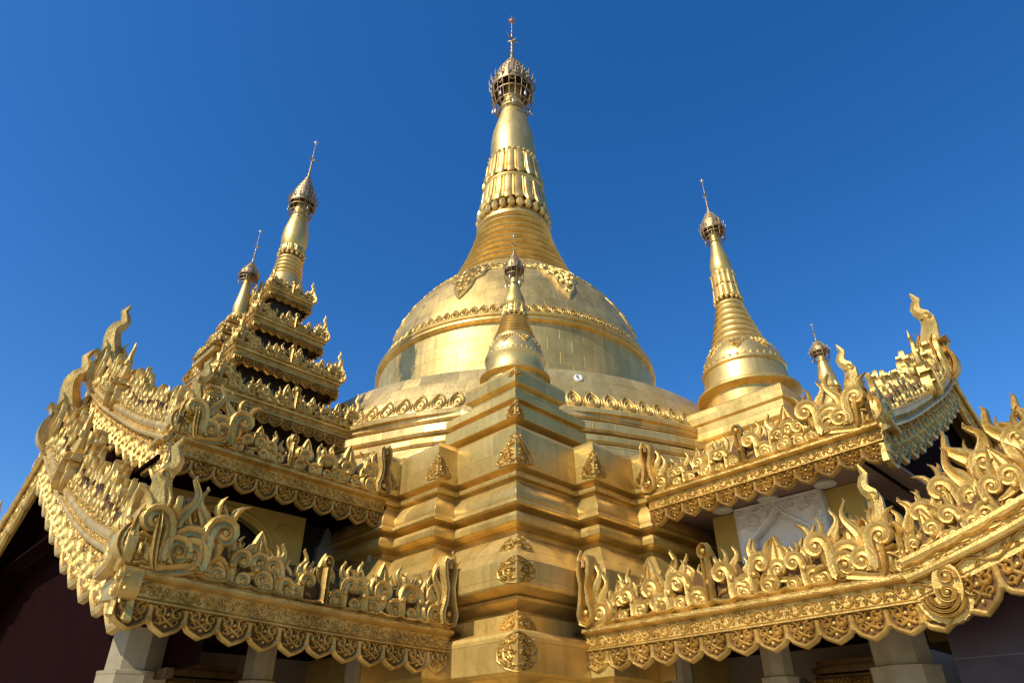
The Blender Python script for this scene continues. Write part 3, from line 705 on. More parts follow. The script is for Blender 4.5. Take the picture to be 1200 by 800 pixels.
# ================================================================== ENTRANCE HALLS
W1, W2 = 8.25, 6.65
Y0, Y1 = 9.15, 14.0
YL0, YL1 = 9.66, 14.2
def extr(mb, prof, y0, y1, sx, seg=12):
    n = len(prof); vs = [(sx*x, y0+(y1-y0)*k/seg, z) for k in range(seg+1) for x, z in prof]
    mb.add(vs, [tuple(range(n)), tuple(range((seg+1)*n-1, seg*n-1, -1))]+[(k*n+i, k*n+(i+1) % n, (k+1)*n+(i+1) % n, (k+1)*n+i) for k in range(seg) for i in range(n)])
class Path:
    def __init__(s, pts, nseg=24):
        # smooth through points with Catmull-Rom
        P = [Vector(p) for p in pts]; P = [P[0]*2-P[1]]+P+[P[-1]*2-P[-2]]; out = []
        for i in range(1, len(P)-2):
            for k in range(nseg):
                t = k/nseg; a, b, c, d = P[i-1], P[i], P[i+1], P[i+2]
                out.append(.5*((2*b)+(c-a)*t+(2*a-5*b+4*c-d)*t*t+(3*b-a-3*c+d)*t**3))
        out.append(P[-2]); s.p = out; s.l = [0]
        for i in range(1, len(out)): s.l.append(s.l[-1]+(out[i]-out[i-1]).length)
        s.L = s.l[-1]
    def at(s, u):
        if u <= 0: d = (s.p[1]-s.p[0]).normalized(); return s.p[0]+d*u, d
        if u >= s.L: d = (s.p[-1]-s.p[-2]).normalized(); return s.p[-1]+d*(u-s.L), d
        import bisect
        i = max(1, bisect.bisect_left(s.l, u)); t = (u-s.l[i-1])/(s.l[i]-s.l[i-1]); d = (s.p[i]-s.p[i-1]).normalized()
        return s.p[i-1]+(s.p[i]-s.p[i-1])*t, d
def gable_map(path, sx, y, up=.25):
    def fn(u, v, w):
        p, d = path.at(u); n = Vector((-d[1], d[0])) if -d[0] > 0 or True else None
        n = Vector((d[1], -d[0])) if n[1] < 0 else n
        m = (n*(1-up)+Vector((0, 1))*up).normalized() if v >= 0 else Vector((0, 1))
        q = p+m*v
        return (sx*q[0], y+w, q[1])
    return fn
def beam(mb, path, sx, y0, y1, v0, v1, n=40):
    vs = []; fs = []
    for i in range(n+1):
        p, d = path.at(path.L*i/n)
        for (yy, v) in ((y0, v0), (y1, v0), (y1, v1), (y0, v1)): vs.append((sx*p[0], yy, p[1]+v))
    for i in range(n):
        for k in range(4): fs.append((i*4+k, i*4+(k+1) % 4, (i+1)*4+(k+1) % 4, (i+1)*4+k))
    fs.append((0, 1, 2, 3)); fs.append((n*4+3, n*4+2, n*4+1, n*4)); mb.add(vs, fs)

def eave_side(hall, off, sx, W, zb, zt, y0, y1, ch, vh, seed, lp=.40, cscale=1.0, endh=1.25, rise=0.0):
    """fascia, hanging valance and crest along one long side"""
    class RM(MB):      # the eave sweeps up a little towards its outer corner
        def add(s, vs, fs): return MB.add(s, [(x, y, z+rise*max(0, (y-y0)/(y1-y0))**1.5) for x, y, z in vs], fs)
    mb = RM(); h = zt-zb
    extr(mb, [(W-.55, zb+.04), (W-.02, zb), (W+.05, zb+.02), (W+.05, zb+.10*h), (W+.0, zb+.16*h), (W+.0, zb+.70*h), (W+.06, zb+.76*h), (W+.10, zb+.84*h), (W+.10, zb+.94*h), (W+.05, zt), (W-.12, zt+.02), (W-.55, zt+.05)], y0, y1, sx)
    fa = mb.build('eave_fascia', 'orn', hall, off, ang=30)
    U = y1-y0
    mb = RM(); band_relief(mb, U, lambda u, v, w: (sx*(W+w), y1-u, v), zb+.18*h, zb+.70*h, seed, .15)
    rnd = random.Random(seed+50)
    for i in range(int(U/.055)): bead(mb, y0-y0+rnd.uniform(.05, U-.05), zb+h*rnd.uniform(.22, .66), h*rnd.uniform(.04, .075), h*.10, lambda u, v, w: (sx*(W+w), y1-u, v), 0, 5)
    band_relief(mb, U, lambda u, v, w: (sx*(W+.10+w*.6), y1-u, v), zb+.80*h, zb+.97*h, seed+3, .30)
    mb.build('fascia_carving', 'orn', fa, off)
    a, b = RM(), RM(); lobes(a, b, U, lambda u, v, w: (sx*(W-.03+w), y1-u, zb+.02+v), vh, seed+1, lp)
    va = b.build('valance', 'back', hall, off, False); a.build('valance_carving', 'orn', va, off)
    a, b = RM(), RM()
    hf = lambda u: ch*(1+.12*sin(u*1.7+seed)+.35*max(0, 1-(U-u)/.5)+.22*max(0, 1-u/.9))
    crest(a, b, U-.15, lambda u, v, w: (sx*(W-.06+w), y1-.05-u, zt+.0+v), hf, seed+2, True, cscale)
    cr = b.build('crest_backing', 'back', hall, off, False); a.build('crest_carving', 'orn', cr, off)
    # inner end piece beside the stupa: tall loop leaf
    a = RM(); fe = lambda u, v, w: (sx*(W+.0+w), y0+.12+u, zt+v)
    H = ch*endh
    lp_ = [(.07, H*1.0), (.115, H*.90), (.10, H*.74), (.055, H*.56), (.075, H*.36), (.125, H*.20), (.10, H*.07), (.0, H*.03), (-.10, H*.07), (-.125, H*.20), (-.075, H*.38), (-.05, H*.58), (-.085, H*.78), (-.07, H*.92), (-.02, H*.98), (.03, H*.92), (.02, H*.84)]
    stroke(a, lp_, .042, .12, fe, .03, CSG, back=.08); bead(a, 0, H*.20, .065, .12, fe, .03, 10)
    stroke(a, [(.0, H*.30), (.0, H*.5), (.0, H*.78)], [.05, .035, .012], .10, fe, .02, CSV, back=.06)
    flame(a, .12, .30*H, .62*H, 1, fe, w0=.0); flame(a, .24, .2*H, .55*H, 1, fe, w0=-.01); flame(a, -.10, .75*H, .40*H, -1, fe, w0=.0); scroll(a, .22, .0, .40*H, 1, fe, w0=.05)
    a.build('end_leaf', 'orn', hall, off)

def gable(hall, off, pts, yg, ch, seed, modscale, ph, vh, vp, xf=None, depth=1.0, front=False):
    X = xf or (lambda q: q)
    class TM(MB):
        def add(s, vs, fs): return MB.add(s, [X(v) for v in vs], fs)
    MB_ = TM
    for sx in (1, -1):
        path = Path(pts)
        mb = MB_(); beam(mb, path, sx, yg-.20, yg, -.20, .16); bg = mb.build('bargeboard', 'orn', hall, off, ang=30)
        mb = MB_()
        beam(mb, path, sx, yg, yg+.05, .02, .17)
        P3 = [path.at(path.L*i/40)[0] for i in range(41)]
        mb.tube([(sx*p[0], yg+.03, p[1]+.18) for p in P3], .06 if front else .075, 8); mb.tube([(sx*p[0], yg+.06, p[1]+.01) for p in P3], .045, 8)
        mb.build('bargeboard_rib', 'orn', bg, off)
        fn = gable_map(path, sx, yg)
        mb = MB_(); band_relief(mb, path.L, lambda u, v, w: fn(u, v-10 if v > 5 else v, w) if v > 5 else (lambda q, dd: (sx*q[0], yg+w, q[1]+v))(*path.at(u)), -.18, -.01, seed, .30)
        band_relief(mb, path.L, lambda u, v, w: (lambda q, dd: (sx*q[0], yg+.05+w, q[1]+v))(*path.at(u)), .035, .13, seed+4, .26)
        mb.build('bargeboard_carving', 'orn', bg, off)
        a, b = MB_(), MB_(); lobes(a, b, path.L, lambda u, v, w: (lambda q, dd: (sx*q[0], yg-.04+w, q[1]-.18+v))(*path.at(u)), vh, seed+1, vp)
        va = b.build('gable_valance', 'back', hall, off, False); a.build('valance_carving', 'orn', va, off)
        a, b = MB_(), MB_()
        hf = lambda u: ch*((.62 if front else .72)+.30*min(1, u/path.L*1.6))*(1+.15*sin(u*2.3+seed))
        crest(a, b, path.L-.1, lambda u, v, w: fn(u, v+.10, w-.02), lambda u: hf(u)*.62, seed+2, False, modscale*.85, back=.5 if front else .8)
        rnd = random.Random(seed+9); n = int(path.L/.30/modscale)
        for i in range(n):
            u = path.L*(i+rnd.uniform(.3, .7))/n; H = hf(u)
            if i % 2 or front: sscroll(a, u, H*.30, H*.62*rnd.uniform(.85, 1.1), rnd.choice((1, -1)), lambda u_, v, w: fn(u_, v, w-.10))
            flame(a, u+.1, H*.42, H*rnd.uniform(.48, .72), rnd.choice((1, -1)), lambda u_, v, w: fn(u_, v, w-.14), lean=rnd.uniform(-.05, .2), wide=.15, depth=.16)
            flame(a, u, H*.60, H*rnd.uniform(.34, .55), rnd.choice((1, -1)), lambda u_, v, w: fn(u_, v, w-.24), lean=rnd.uniform(-.05, .2), wide=.17, depth=.16)
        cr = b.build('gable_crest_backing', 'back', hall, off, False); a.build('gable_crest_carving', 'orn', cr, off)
        # finials standing on the slope
        for fr, hh in ((.60, .58),):
            u = path.L*fr; a = MB_(); vase(a, u, .1, ph*hh, -1, lambda u_, v, w: gable_map(path, sx, yg, .62)(u_, v, w+.08), lf=.6); a.build('slope_finial', 'orn', hall, off)
    zp = pts[-1][1]; a = MB_()
    fv = lambda u, v, w: (w, yg-.05+u, zp+v)
    vase(a, 0, .1, ph, 1, fv, lf=.6, fat=1.3)
    for s_ in (1, -1):
        fs_ = lambda u, v, w, s_=s_: (s_*(.02+u*.8), yg+.06+w, zp+v)
        scroll(a, .26, .0, ph*.15, 1, fs_); flame(a, .14, ph*.06, ph*.42, 1, fs_, wide=.10); flame(a, .34, ph*.05, ph*.26, 1, fs_, wide=.11)
    a.build('peak_finial', 'orn', hall, off)

def corner_set(hall, off, sx, W, y, zt, h, seed, yface=True):
    a = MB(); f = lambda u, v, w: (sx*(W-.05+w), y-.28-u, zt+v)
    vase(a, 0, 0, h, 1, lambda u, v, w: (sx*(W-.02+w), y-.22+u, zt+v), fat=1.25)
    a.build('corner_finial', 'orn', hall, off)
    a = MB()
    scroll(a, .42, .0, h*.46, 1, lambda u, v, w: (sx*(W+w), y-.15-u, zt+v), w0=.05, wd=.11); flame(a, .55, h*.30, h*.36, -1, lambda u, v, w: (sx*(W+w), y-.15-u, zt+v), wide=.12); flame(a, .30, h*.26, h*.46, 1, lambda u, v, w: (sx*(W+w), y-.15-u, zt+v), wide=.10); flame(a, .72, h*.2, h*.36, 1, lambda u, v, w: (sx*(W+w), y-.15-u, zt+v), wide=.11)
    sscroll(a, .62, .0, h*.55, 1, lambda u, v, w: (sx*(W+w), y-.15-u, zt+v), w0=.06); sscroll(a, .16, .02*h, h*.5, -1, lambda u, v, w: (sx*(W+w), y-.15-u, zt+v), w0=.08)
    if yface: flame(a, .12, 0, h*.62, 1, lambda u, v, w: (sx*(W-u), y+w, zt+v), wide=.16); flame(a, .40, 0, h*.50, 1, lambda u, v, w: (sx*(W-u), y+w, zt+v), wide=.16); scroll(a, .3, 0, h*.4, -1, lambda u, v, w: (sx*(W-u), y+.04+w, zt+v))
    a.build('corner_flames', 'orn', hall, off)

def volute(hall, off, sx, W, y, zc, r, faces):
    """rolled beam end with spiral face and fluted shell below, at the eave corner"""
    a = MB()
    for ff in faces:
        fn = (lambda u, v, w: (sx*(W+.06+w), y-.02-u, zc+v)) if ff == 'x' else (lambda u, v, w: (sx*(W+.02-u), y+.06+w, zc+v))
        o = [(r*(.80+.12*sin(pi*i/12*1.0)**2)*cos(2*pi*i/24)-.1*r*sin(2*pi*i/24), r*1.25*sin(2*pi*i/24)) for i in range(24)]
        plate(a, o, fn, -.16, .04)
        for (cx, cy, q, st) in ((-.10, .46, .52, 200), (.08, -.44, .58, 30)):
            stroke(a, [(x*r, y_*r) for x, y_ in spiral(cx, cy, q, radians(st), 1.4, -1, 16, .22)], r*.15, r*.34, fn, .03, CSG); bead(a, cx*r, cy*r, r*.2, r*.42, fn, .03, 10)
        for an in (-60, -20, 160, 200, 240): lick(a, r*.75*cos(radians(an)), r*1.1*sin(radians(an)), r*.6, radians(an+30), fn, .0)
    a.build('rolled_beam_end', 'orn', hall, off)
    if 'x' not in faces: return
    a = MB(); fd = lambda u, v, w: (sx*(W+.03+w), y-.10-u, zc-r*.55+v)
    rim = [(r*(1.5+.05*(i % 2))*cos(pi+pi*i/26), r*(1.5+.05*(i % 2))*sin(pi+pi*i/26)) for i in range(27)]
    plate(a, rim, fd, -.10, .0)
    for i in range(14):
        t = pi+pi*i/13; c, s_ = cos(t), sin(t)
        stroke(a, [(c*r*.9, s_*r*.9), (c*r*1.2, s_*r*1.2), (c*r*1.5, s_*r*1.5)], [r*.09, r*.14, r*.17], r*.10, fd, -.02, CS)
    for q, wd, hh in ((1.12, .10, .30), (.88, .12, .42), (.62, .12, .52)):
        stroke(a, [(r*q*cos(pi+pi*i/14), r*q*sin(pi+pi*i/14)) for i in range(15)], r*wd, r*hh, fd, .02, CSG)
    a.build('fluted_shell', 'orn', hall, off)

def arch_wall(mb, u0, u1, z0, z1, ops, fn, th=.18, pointed=.25):
    """wall with arched openings; ops: (centre, half width, spring z, top z)"""
    cuts = [u0, u1]
    for c, hw, sp, tp in ops: cuts += [c-hw+hw*2*i/14 for i in range(15)]
    cuts = sorted(set(round(c, 5) for c in cuts))
    def low(u):
        for c, hw, sp, tp in ops:
            if c-hw-1e-4 <= u <= c+hw+1e-4:
                t = min(1, abs(u-c)/hw); return sp+(tp-sp)*((1-t*t)**.5*(1-pointed)+(1-t)*pointed)
        return z0
    for a, b in zip(cuts[:-1], cuts[1:]):
        m = (a+b)/2; inside = any(c-hw < m < c+hw for c, hw, sp, tp in ops)
        la, lb = (low(a), low(b)) if inside else (z0, z0)
        vs = [fn(a, la, 0), fn(b, lb, 0), fn(b, z1, 0), fn(a, z1, 0), fn(a, la, -th), fn(b, lb, -th), fn(b, z1, -th), fn(a, z1, -th)]
        fs = [(0, 1, 2, 3), (7, 6, 5, 4), (0, 4, 5, 1)]
        mb.add(vs, fs)
    for c, hw, sp, tp in ops:
        for q in (c-hw, c+hw): mb.add([fn(q, z0, 0), fn(q, sp, 0), fn(q, sp, -th), fn(q, z0, -th)], [(0, 1, 2, 3)])

def octo(mb, x, y, prof):
    mb.lathe([(r, z) for r, z in prof], x, y, 8)

def hall_build(label, rot, left, lowpts, lowY, lowch, lowscale, lowph, upY):
    YL1 = 14.22 if left else 14.2; Y1 = 13.7 if left else 13.98
    oy = 11.6; off = (0, oy, 0)
    c, s_ = cos(rot), sin(rot)
    h = thing('entrance_hall', label, 'hall', (-s_*oy, D+c*oy, 0), rot, 'entrance halls of the stupa')
    dfl = 21 if left else 57
    # ---- floor platform and lower storey
    mb = MB(); mb.box(-7.3, 7.3, 9.4, 14.3, .0, .45); mb.build('platform', 'stone', h, off, False)
    for sx in (1, -1):
        mb = MB(); fn = lambda u, z, w: (sx*(5.55+w), u, z)
        arch_wall(mb, 9.6, 13.0, .45, 3.0, [(10.45, .42, 1.8, 2.55), (11.55, .42, 1.8, 2.62), (12.45, .34, 1.8, 2.55)], fn); mb.build('lower_wall', 'dull', h, off, False)
        for i, y in enumerate((13.42, 11.85, 10.3)):
            mb = MB(); q = 1.0 if i == 0 else .62
            octo(mb, sx*6.9, y, [(.46*q, .45), (.46*q, .75), (.40*q, .8), (.40*q, 2.46), (.405*q, 2.465), (.405*q, 2.50), (.33*q, 2.515), (.33*q, 2.97)])
            mb.build('column', 'stone', h, off, ang=20)
    for x in (() if left else (-2.6, 2.6)):
        mb = MB(); octo(mb, x, 13.42, [(.46, .45), (.46, .75), (.40, .8), (.40, 2.46), (.33, 2.5), (.33, 2.97)]); mb.build('column', 'stone', h, off, ang=20)
    mb = MB(); arch_wall(mb, -5.5, 5.5, .45, 3.0, [(-3.4, .8, 1.7, 2.5), (0, 1.1, 1.9, 2.8), (3.4, .8, 1.7, 2.5)], lambda u, z, w: (u, 12.95+w, z)); mb.build('lower_wall', 'dull', h, off, False)
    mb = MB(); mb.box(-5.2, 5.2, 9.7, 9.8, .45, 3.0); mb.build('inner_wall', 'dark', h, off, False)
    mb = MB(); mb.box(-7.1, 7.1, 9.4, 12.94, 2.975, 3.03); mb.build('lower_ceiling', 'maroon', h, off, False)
    # ---- lower roof skirt and its eaves
    for sx in (1, -1): mb = MB(); mb.add([(sx*(W1-.12), Y0, 3.21), (sx*(W1-.12), YL1, 3.21), (sx*5.2, Y1-.4, 4.55), (sx*5.2, Y0, 4.55)], [(0, 1, 2, 3)]); mb.build('lower_roof', 'roof', h, off, False)
    for sx in (1, -1):
        eave_side(h, off, sx, W1, 2.89, 3.21, YL0, YL1, .80, .27, dfl+(3 if sx > 0 else 5), .37, 1.0, rise=.17 if left else .05)
        corner_set(h, off, sx, W1, YL1, 3.37 if left else 3.26, 1.60 if left else 1.28, dfl, left)
        volute(h, off, sx, W1, 14.14 if left else 14.52, 3.22 if left else 3.07, .14 if left else .17, 'y' if left else 'x')
    if left: gable(h, off, lowpts, lowY, lowch, dfl+30, lowscale, lowph, .50, .82)
    else:
        gable(h, off, lowpts, 8.27, lowch, dfl+30, lowscale, lowph, .36, .40, xf=lambda q: (q[1], 17.92+q[0], q[2]), front=True)
    lp = Path(lowpts); P = [lp.at(lp.L*i/16)[0] for i in range(17)]
    # tympanum and the roof behind the lower gable
    o_ = [(q[0], q[1]-.06) for q in P]; o_ += [(-x, z) for x, z in o_[-2::-1]]; n = len(o_)
    if left:
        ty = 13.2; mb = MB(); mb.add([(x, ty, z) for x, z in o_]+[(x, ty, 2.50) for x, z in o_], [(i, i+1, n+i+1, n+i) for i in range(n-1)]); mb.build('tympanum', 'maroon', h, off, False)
        mb = MB(); mb.box(-7.6, 7.6, 13.21, 13.30, 2.42, 2.52); mb.build('lintel_beam', 'back', h, off, False)
        for sx in (1, -1):
            mb = MB(); vs = [(sx*q[0], yy, q[1]+.10) for yy in (lowY-.15, 12.2) for q in P]; m_ = len(P)
            mb.add(vs, [(i, i+1, m_+i+1, m_+i) for i in range(m_-1)]); mb.build('gable_roof', 'roof', h, off, True)
            mb = MB(); vs = [(sx*q[0], yy, q[1]-.02) for yy in (lowY-.2, 12.9) for q in P]
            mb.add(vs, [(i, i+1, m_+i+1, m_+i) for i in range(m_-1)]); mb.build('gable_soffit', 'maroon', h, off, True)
    else:
        mb = MB(); mb.add([(7.55, 17.92+x, z) for x, z in o_]+[(7.55, 17.92+x, 1.5) for x, z in o_], [(i, i+1, n+i+1, n+i) for i in range(n-1)]); mb.build('tympanum', 'redtile', h, off, False)
        for sx in (1, -1):
            mb = MB(); vs = [(xx, 17.92+sx*q[0], q[1]+.10) for xx in (8.15, -6.5) for q in P]; m_ = len(P)
            mb.add(vs, [(i, i+1, m_+i+1, m_+i) for i in range(m_-1)]); mb.build('gable_roof', 'roof', h, off, True)
        for y in (17.92, 20.8):
            mb = MB(); octo(mb, 7.0, y, [(.46, 0), (.46, .75), (.40, .8), (.40, 2.46), (.405, 2.465), (.405, 2.50), (.33, 2.515), (.33, 3.3 if y > 18 else 4.2)]); mb.build('column', 'stone', h, off, ang=20)
        mb = MB(); mb.box(-6.9, 7.0, 14.3, 21, .0, .40); mb.build('porch_platform', 'stone', h, off, False)
    # ---- upper storey
    for sx in (1, -1):
        fn = lambda u, z, w: (sx*(5.42+w), u, z); mb = MB()
        if left:
            arch_wall(mb, 10.75, 13.15, 4.2, 5.28, [(12.15, .78, 4.62, 5.10)], fn); wl = mb.build('upper_wall', 'cream', h, off, False)
            mb = MB(); mb.box(sx*5.1-.02, sx*5.1+.02, 9.3, 13.1, 4.2, 5.27); mb.build('wall_recess', 'dark', h, off, False)
            mb = MB(); arc = [(12.15+.85*cos(pi*i/16), 4.62+.54*sin(pi*i/16)) for i in range(17)]
            stroke(mb, arc, .05, .05, fn, .0); stroke(mb, spiral(11.12, 4.95, .15, 0, 1.3, 1, 10, .3), .03, .04, fn, 0); stroke(mb, spiral(12.98, 5.02, .1, 2, 1.3, -1, 10, .3), .03, .04, fn, 0)
            mb.build('arch_moulding', 'cream', wl, off)
        else:
            mb.box(sx*5.25-.17, sx*5.25+.17, 10.45, 13.05, 4.2, 5.28); wl = mb.build('upper_wall', 'cream', h, off, False)
            wu0, wu1 = 10.98, 12.52; ap = [(wu0+.22, 4.45), (wu0+.28, 4.72), (11.45, 4.86), (11.62, 4.98), (11.75, 5.14), (11.88, 4.98), (12.05, 4.86), (wu1-.28, 4.72), (wu1-.22, 4.45)]
            # ornate white frame with an ogee arch
            mb = MB(); up = [(u, 5.27) for u, z in ap]; vs = [fn(u, z, w) for w in (.0, .20) for (u, z) in ap]+[fn(u, z, w) for w in (.0, .20) for (u, z) in up]; n = len(ap)
            fs = []
            for i in range(n-1): fs += [(n+i, n+i+1, 3*n+i+1, 3*n+i), (i, i+1, n+i+1, n+i)]
            mb.add(vs, fs)
            for a_, b_ in ((wu0, wu0+.22), (wu1-.22, wu1)):
                mb.add([fn(a_, 4.3, .0), fn(b_, 4.3, .0), fn(b_, 5.27, .0), fn(a_, 5.27, .0), fn(a_, 4.3, .20), fn(b_, 4.3, .20), fn(b_, 5.27, .20), fn(a_, 5.27, .20)], [(4, 5, 6, 7), (0, 4, 7, 3), (1, 2, 6, 5)])
            fr = mb.build('window_frame', 'stucco', wl, off, False)
            mb = MB(); stroke(mb, ap, .035, .05, fn, .20, CSG, back=.05); stroke(mb, [(wu0+.03, 4.32), (wu0+.03, 5.25), (wu1-.03, 5.25), (wu1-.03, 4.32)], .03, .04, fn, .20)
            rnd = random.Random(4)
            for i in range(60):
                u = rnd.uniform(wu0+.05, wu1-.05); zt_ = 4.45
                for j in range(n-1):
                    if ap[j][0] <= u <= ap[j+1][0]: zt_ = ap[j][1]+.10
                z_ = rnd.uniform(min(zt_, 5.2), 5.22)
                stroke(mb, spiral(u, z_, .06, rnd.uniform(0, 6), 1.2, 1, 8, .3), .018, .035, fn, .20)
            mb.build('frame_carving', 'stucco', fr, off)
            mb = MB(); mb.box(sx*5.43-.008, sx*5.43+.008, wu0+.23, wu1-.23, 4.46, 5.10); pn = mb.build('window_panel', 'stucco', wl, off, False)
            mb = MB(); mb.box(sx*5.53-.10, sx*5.53+.10, wu0, wu1, 4.22, 4.44); mb.build('window_sill', 'bluegrey', wl, off, False)
            mb = MB(); mb.box(sx*5.46-.04, sx*5.46+.04, 12.55, 13.05, 4.3, 4.44); mb.build('wall_ledge', 'stonegrey', wl, off, False)
    mb = MB(); mb.box(-6.5, 6.5, 9.2, 13.75, 5.285, 5.33); mb.build('upper_soffit', 'soffit' if not left else 'maroon', h, off, False)
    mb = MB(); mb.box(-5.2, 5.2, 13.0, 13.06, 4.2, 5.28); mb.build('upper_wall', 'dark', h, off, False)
    uppts = [(W2, 5.52), (5.0, 6.20), (3.0, 7.15), (1.4, 7.95), (0, 8.75)]
    up = Path(uppts); P = [up.at(up.L*i/16)[0] for i in range(17)]
    mb = MB()
    for sx in (1, -1):
        vs = [(sx*p[0], yy, p[1]+.06) for yy in (upY-.15, 8.6) for p in P]; n = len(P)
        mb.add(vs, [(i, i+1, n+i+1, n+i) for i in range(n-1)])
    mb.build('upper_roof', 'roof', h, off, True)
    for sx in (1, -1):
        eave_side(h, off, sx, W2, 5.24, 5.53, 9.95, Y1-.05, .72, .26, dfl+(11 if sx > 0 else 13), .335, .9, rise=.08)
        corner_set(h, off, sx, W2, Y1-.05, 5.60, 1.42, dfl+2)
    gable(h, off, uppts, upY, .85, dfl+40, .85, 2.45, .42, .70)
    mb = MB(); ty = 13.5; o_ = [(p[0], p[1]-.06) for p in P]; o_ += [(-x, z) for x, z in o_[-2::-1]]
    vs = [(x, ty, z) for x, z in o_]+[(x, ty, 5.2) for x, z in o_]; n = len(o_)
    mb.add(vs, [(i, i+1, n+i+1, n+i) for i in range(n-1)]); mb.build('upper_tympanum', 'maroon', h, off, False)
    # ridge crest
    a, b = MB(), MB(); crest(a, b, 3.2, lambda u, v, w: (w, upY-.4-u, 8.8+v), lambda u: .55, dfl+50, False, .8)
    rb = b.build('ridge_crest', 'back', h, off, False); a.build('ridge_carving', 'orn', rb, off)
    return h
hallL = hall_build('golden hall on the left with flame crested double roof and dark maroon gable', radians(135), True, [(W1, 3.40), (5.5, 4.36), (2.6, 5.72), (0, 7.12)], 14.10, .95, 1.0, 2.6, 13.68)
hallR = hall_build('golden hall on the right with white framed window and round soffit lamps', radians(-135), False, [(3.78, 3.17), (3.42, 3.27), (2.6, 3.53), (1.4, 4.02), (0, 4.82)], 14.2, 1.3, 1.15, 1.9, 13.92)

# ================================================================== TIERED SPIRE on the left hall
AX = -9.88; zb = 7.0
py = thing('tiered_spire', 'many tiered golden roof tower with dark gaps standing on the left hall', 'spire tower', loc(AX, 0, zb), R45)
tiers = [(1.95, 8.97, 7.0), (1.48, 10.45, 9.0), (1.05, 11.80, 10.5), (.66, 13.15, 11.85)]
for ti, (hh, zt, zw) in enumerate(tiers):
    k = (.30, .27, .24, .20)[ti]; zf = zt-zb
    mb = MB(); q = hh*.74
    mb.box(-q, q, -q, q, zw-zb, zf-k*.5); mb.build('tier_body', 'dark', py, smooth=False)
    mb = MB(); mb.sweep_poly(sq(hh), [(-.35, zf-k+.03), (-.02, zf-k), (.03, zf-k+.02), (.03, zf-k*.8), (0, zf-k*.75), (0, zf-k*.35), (.05, zf-k*.28), (.06, zf-k*.1), (.02, zf), (-.2, zf+.04), (-hh*.5, zf+.45)]); ef = mb.build('tier_eave', 'orn', py, ang=30)
    a, b, c2, d2, e2 = MB(), MB(), MB(), MB(), MB(); 
    for sd in range(4):
        ca, sa = [(1, 0), (0, 1), (-1, 0), (0, -1)][sd]
        rt = lambda x, y, z, ca=ca, sa=sa: (x*ca-y*sa, x*sa+y*ca, z)
        lobes(a, b, 2*hh, lambda u, v, w, rt=rt: rt(-hh+u, -hh+.01-w, zf-k+.01+v), .25-.03*ti, 60+ti*4+sd, .30-.03*ti)
        band_relief(e2, 2*hh, lambda u, v, w, rt=rt: rt(-hh+u, -hh-w, v), zf-k*.72, zf-k*.36, 5+sd, .2)
        hc = (.66, .60, .54, .48)[ti]
        crest(c2, d2, 2*hh, lambda u, v, w, rt=rt: rt(-hh+u, -hh+.04-w, zf+v), lambda u: hc*(.85+.5*abs(u/hh-1)**3+(.25 if abs(u-hh) < .25 else 0)), 80+ti*4+sd, True, .78-.06*ti)
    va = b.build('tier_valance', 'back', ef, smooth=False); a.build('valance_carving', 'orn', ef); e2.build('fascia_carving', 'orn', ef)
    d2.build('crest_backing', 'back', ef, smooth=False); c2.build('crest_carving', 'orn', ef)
    for sx in (1, -1):
        for sy in (1, -1):
            g = MB(); vase(g, 0, 0, hc*1.75, 1, lambda u, v, w: (sx*(hh-.05+u*.7)+w*.7*sx, sy*(hh-.05+u*.7)-w*.7*sy, zf+v)); g.build('corner_finial', 'orn', py)
mb = MB(); mb.lathe([(.62, 13.3-zb), (.62, 13.45-zb), (.56, 13.6-zb), (.52, 13.9-zb), (.44, 14.1-zb)], n=32); mb.build('spire_bell', 'bell2', py)
mb = MB(); mb.lathe(ringed(.45, 14.05-zb, .36, 14.85-zb, 5, 1.2, .025), n=32); mb.build('ringed_spire', 'plain', py)
beads_ring(py, 14.9-zb, .37, .055, 16); lotus(py, 14.95-zb, 15.25-zb, .36, .35, 12, 'lotus_band')
mb = MB(); mb.lathe([(.34, 15.25-zb), (.39, 15.4-zb), (.41, 15.65-zb), (.39, 15.95-zb), (.32, 16.3-zb), (.25, 16.65-zb), (.22, 16.95-zb), (.15, 17.3-zb)], n=32); mb.build('banana_bud', 'plain', py)
hti(py, 16.55-zb, 17.2-zb, 18.5-zb, 20.3-zb, .43, 14)

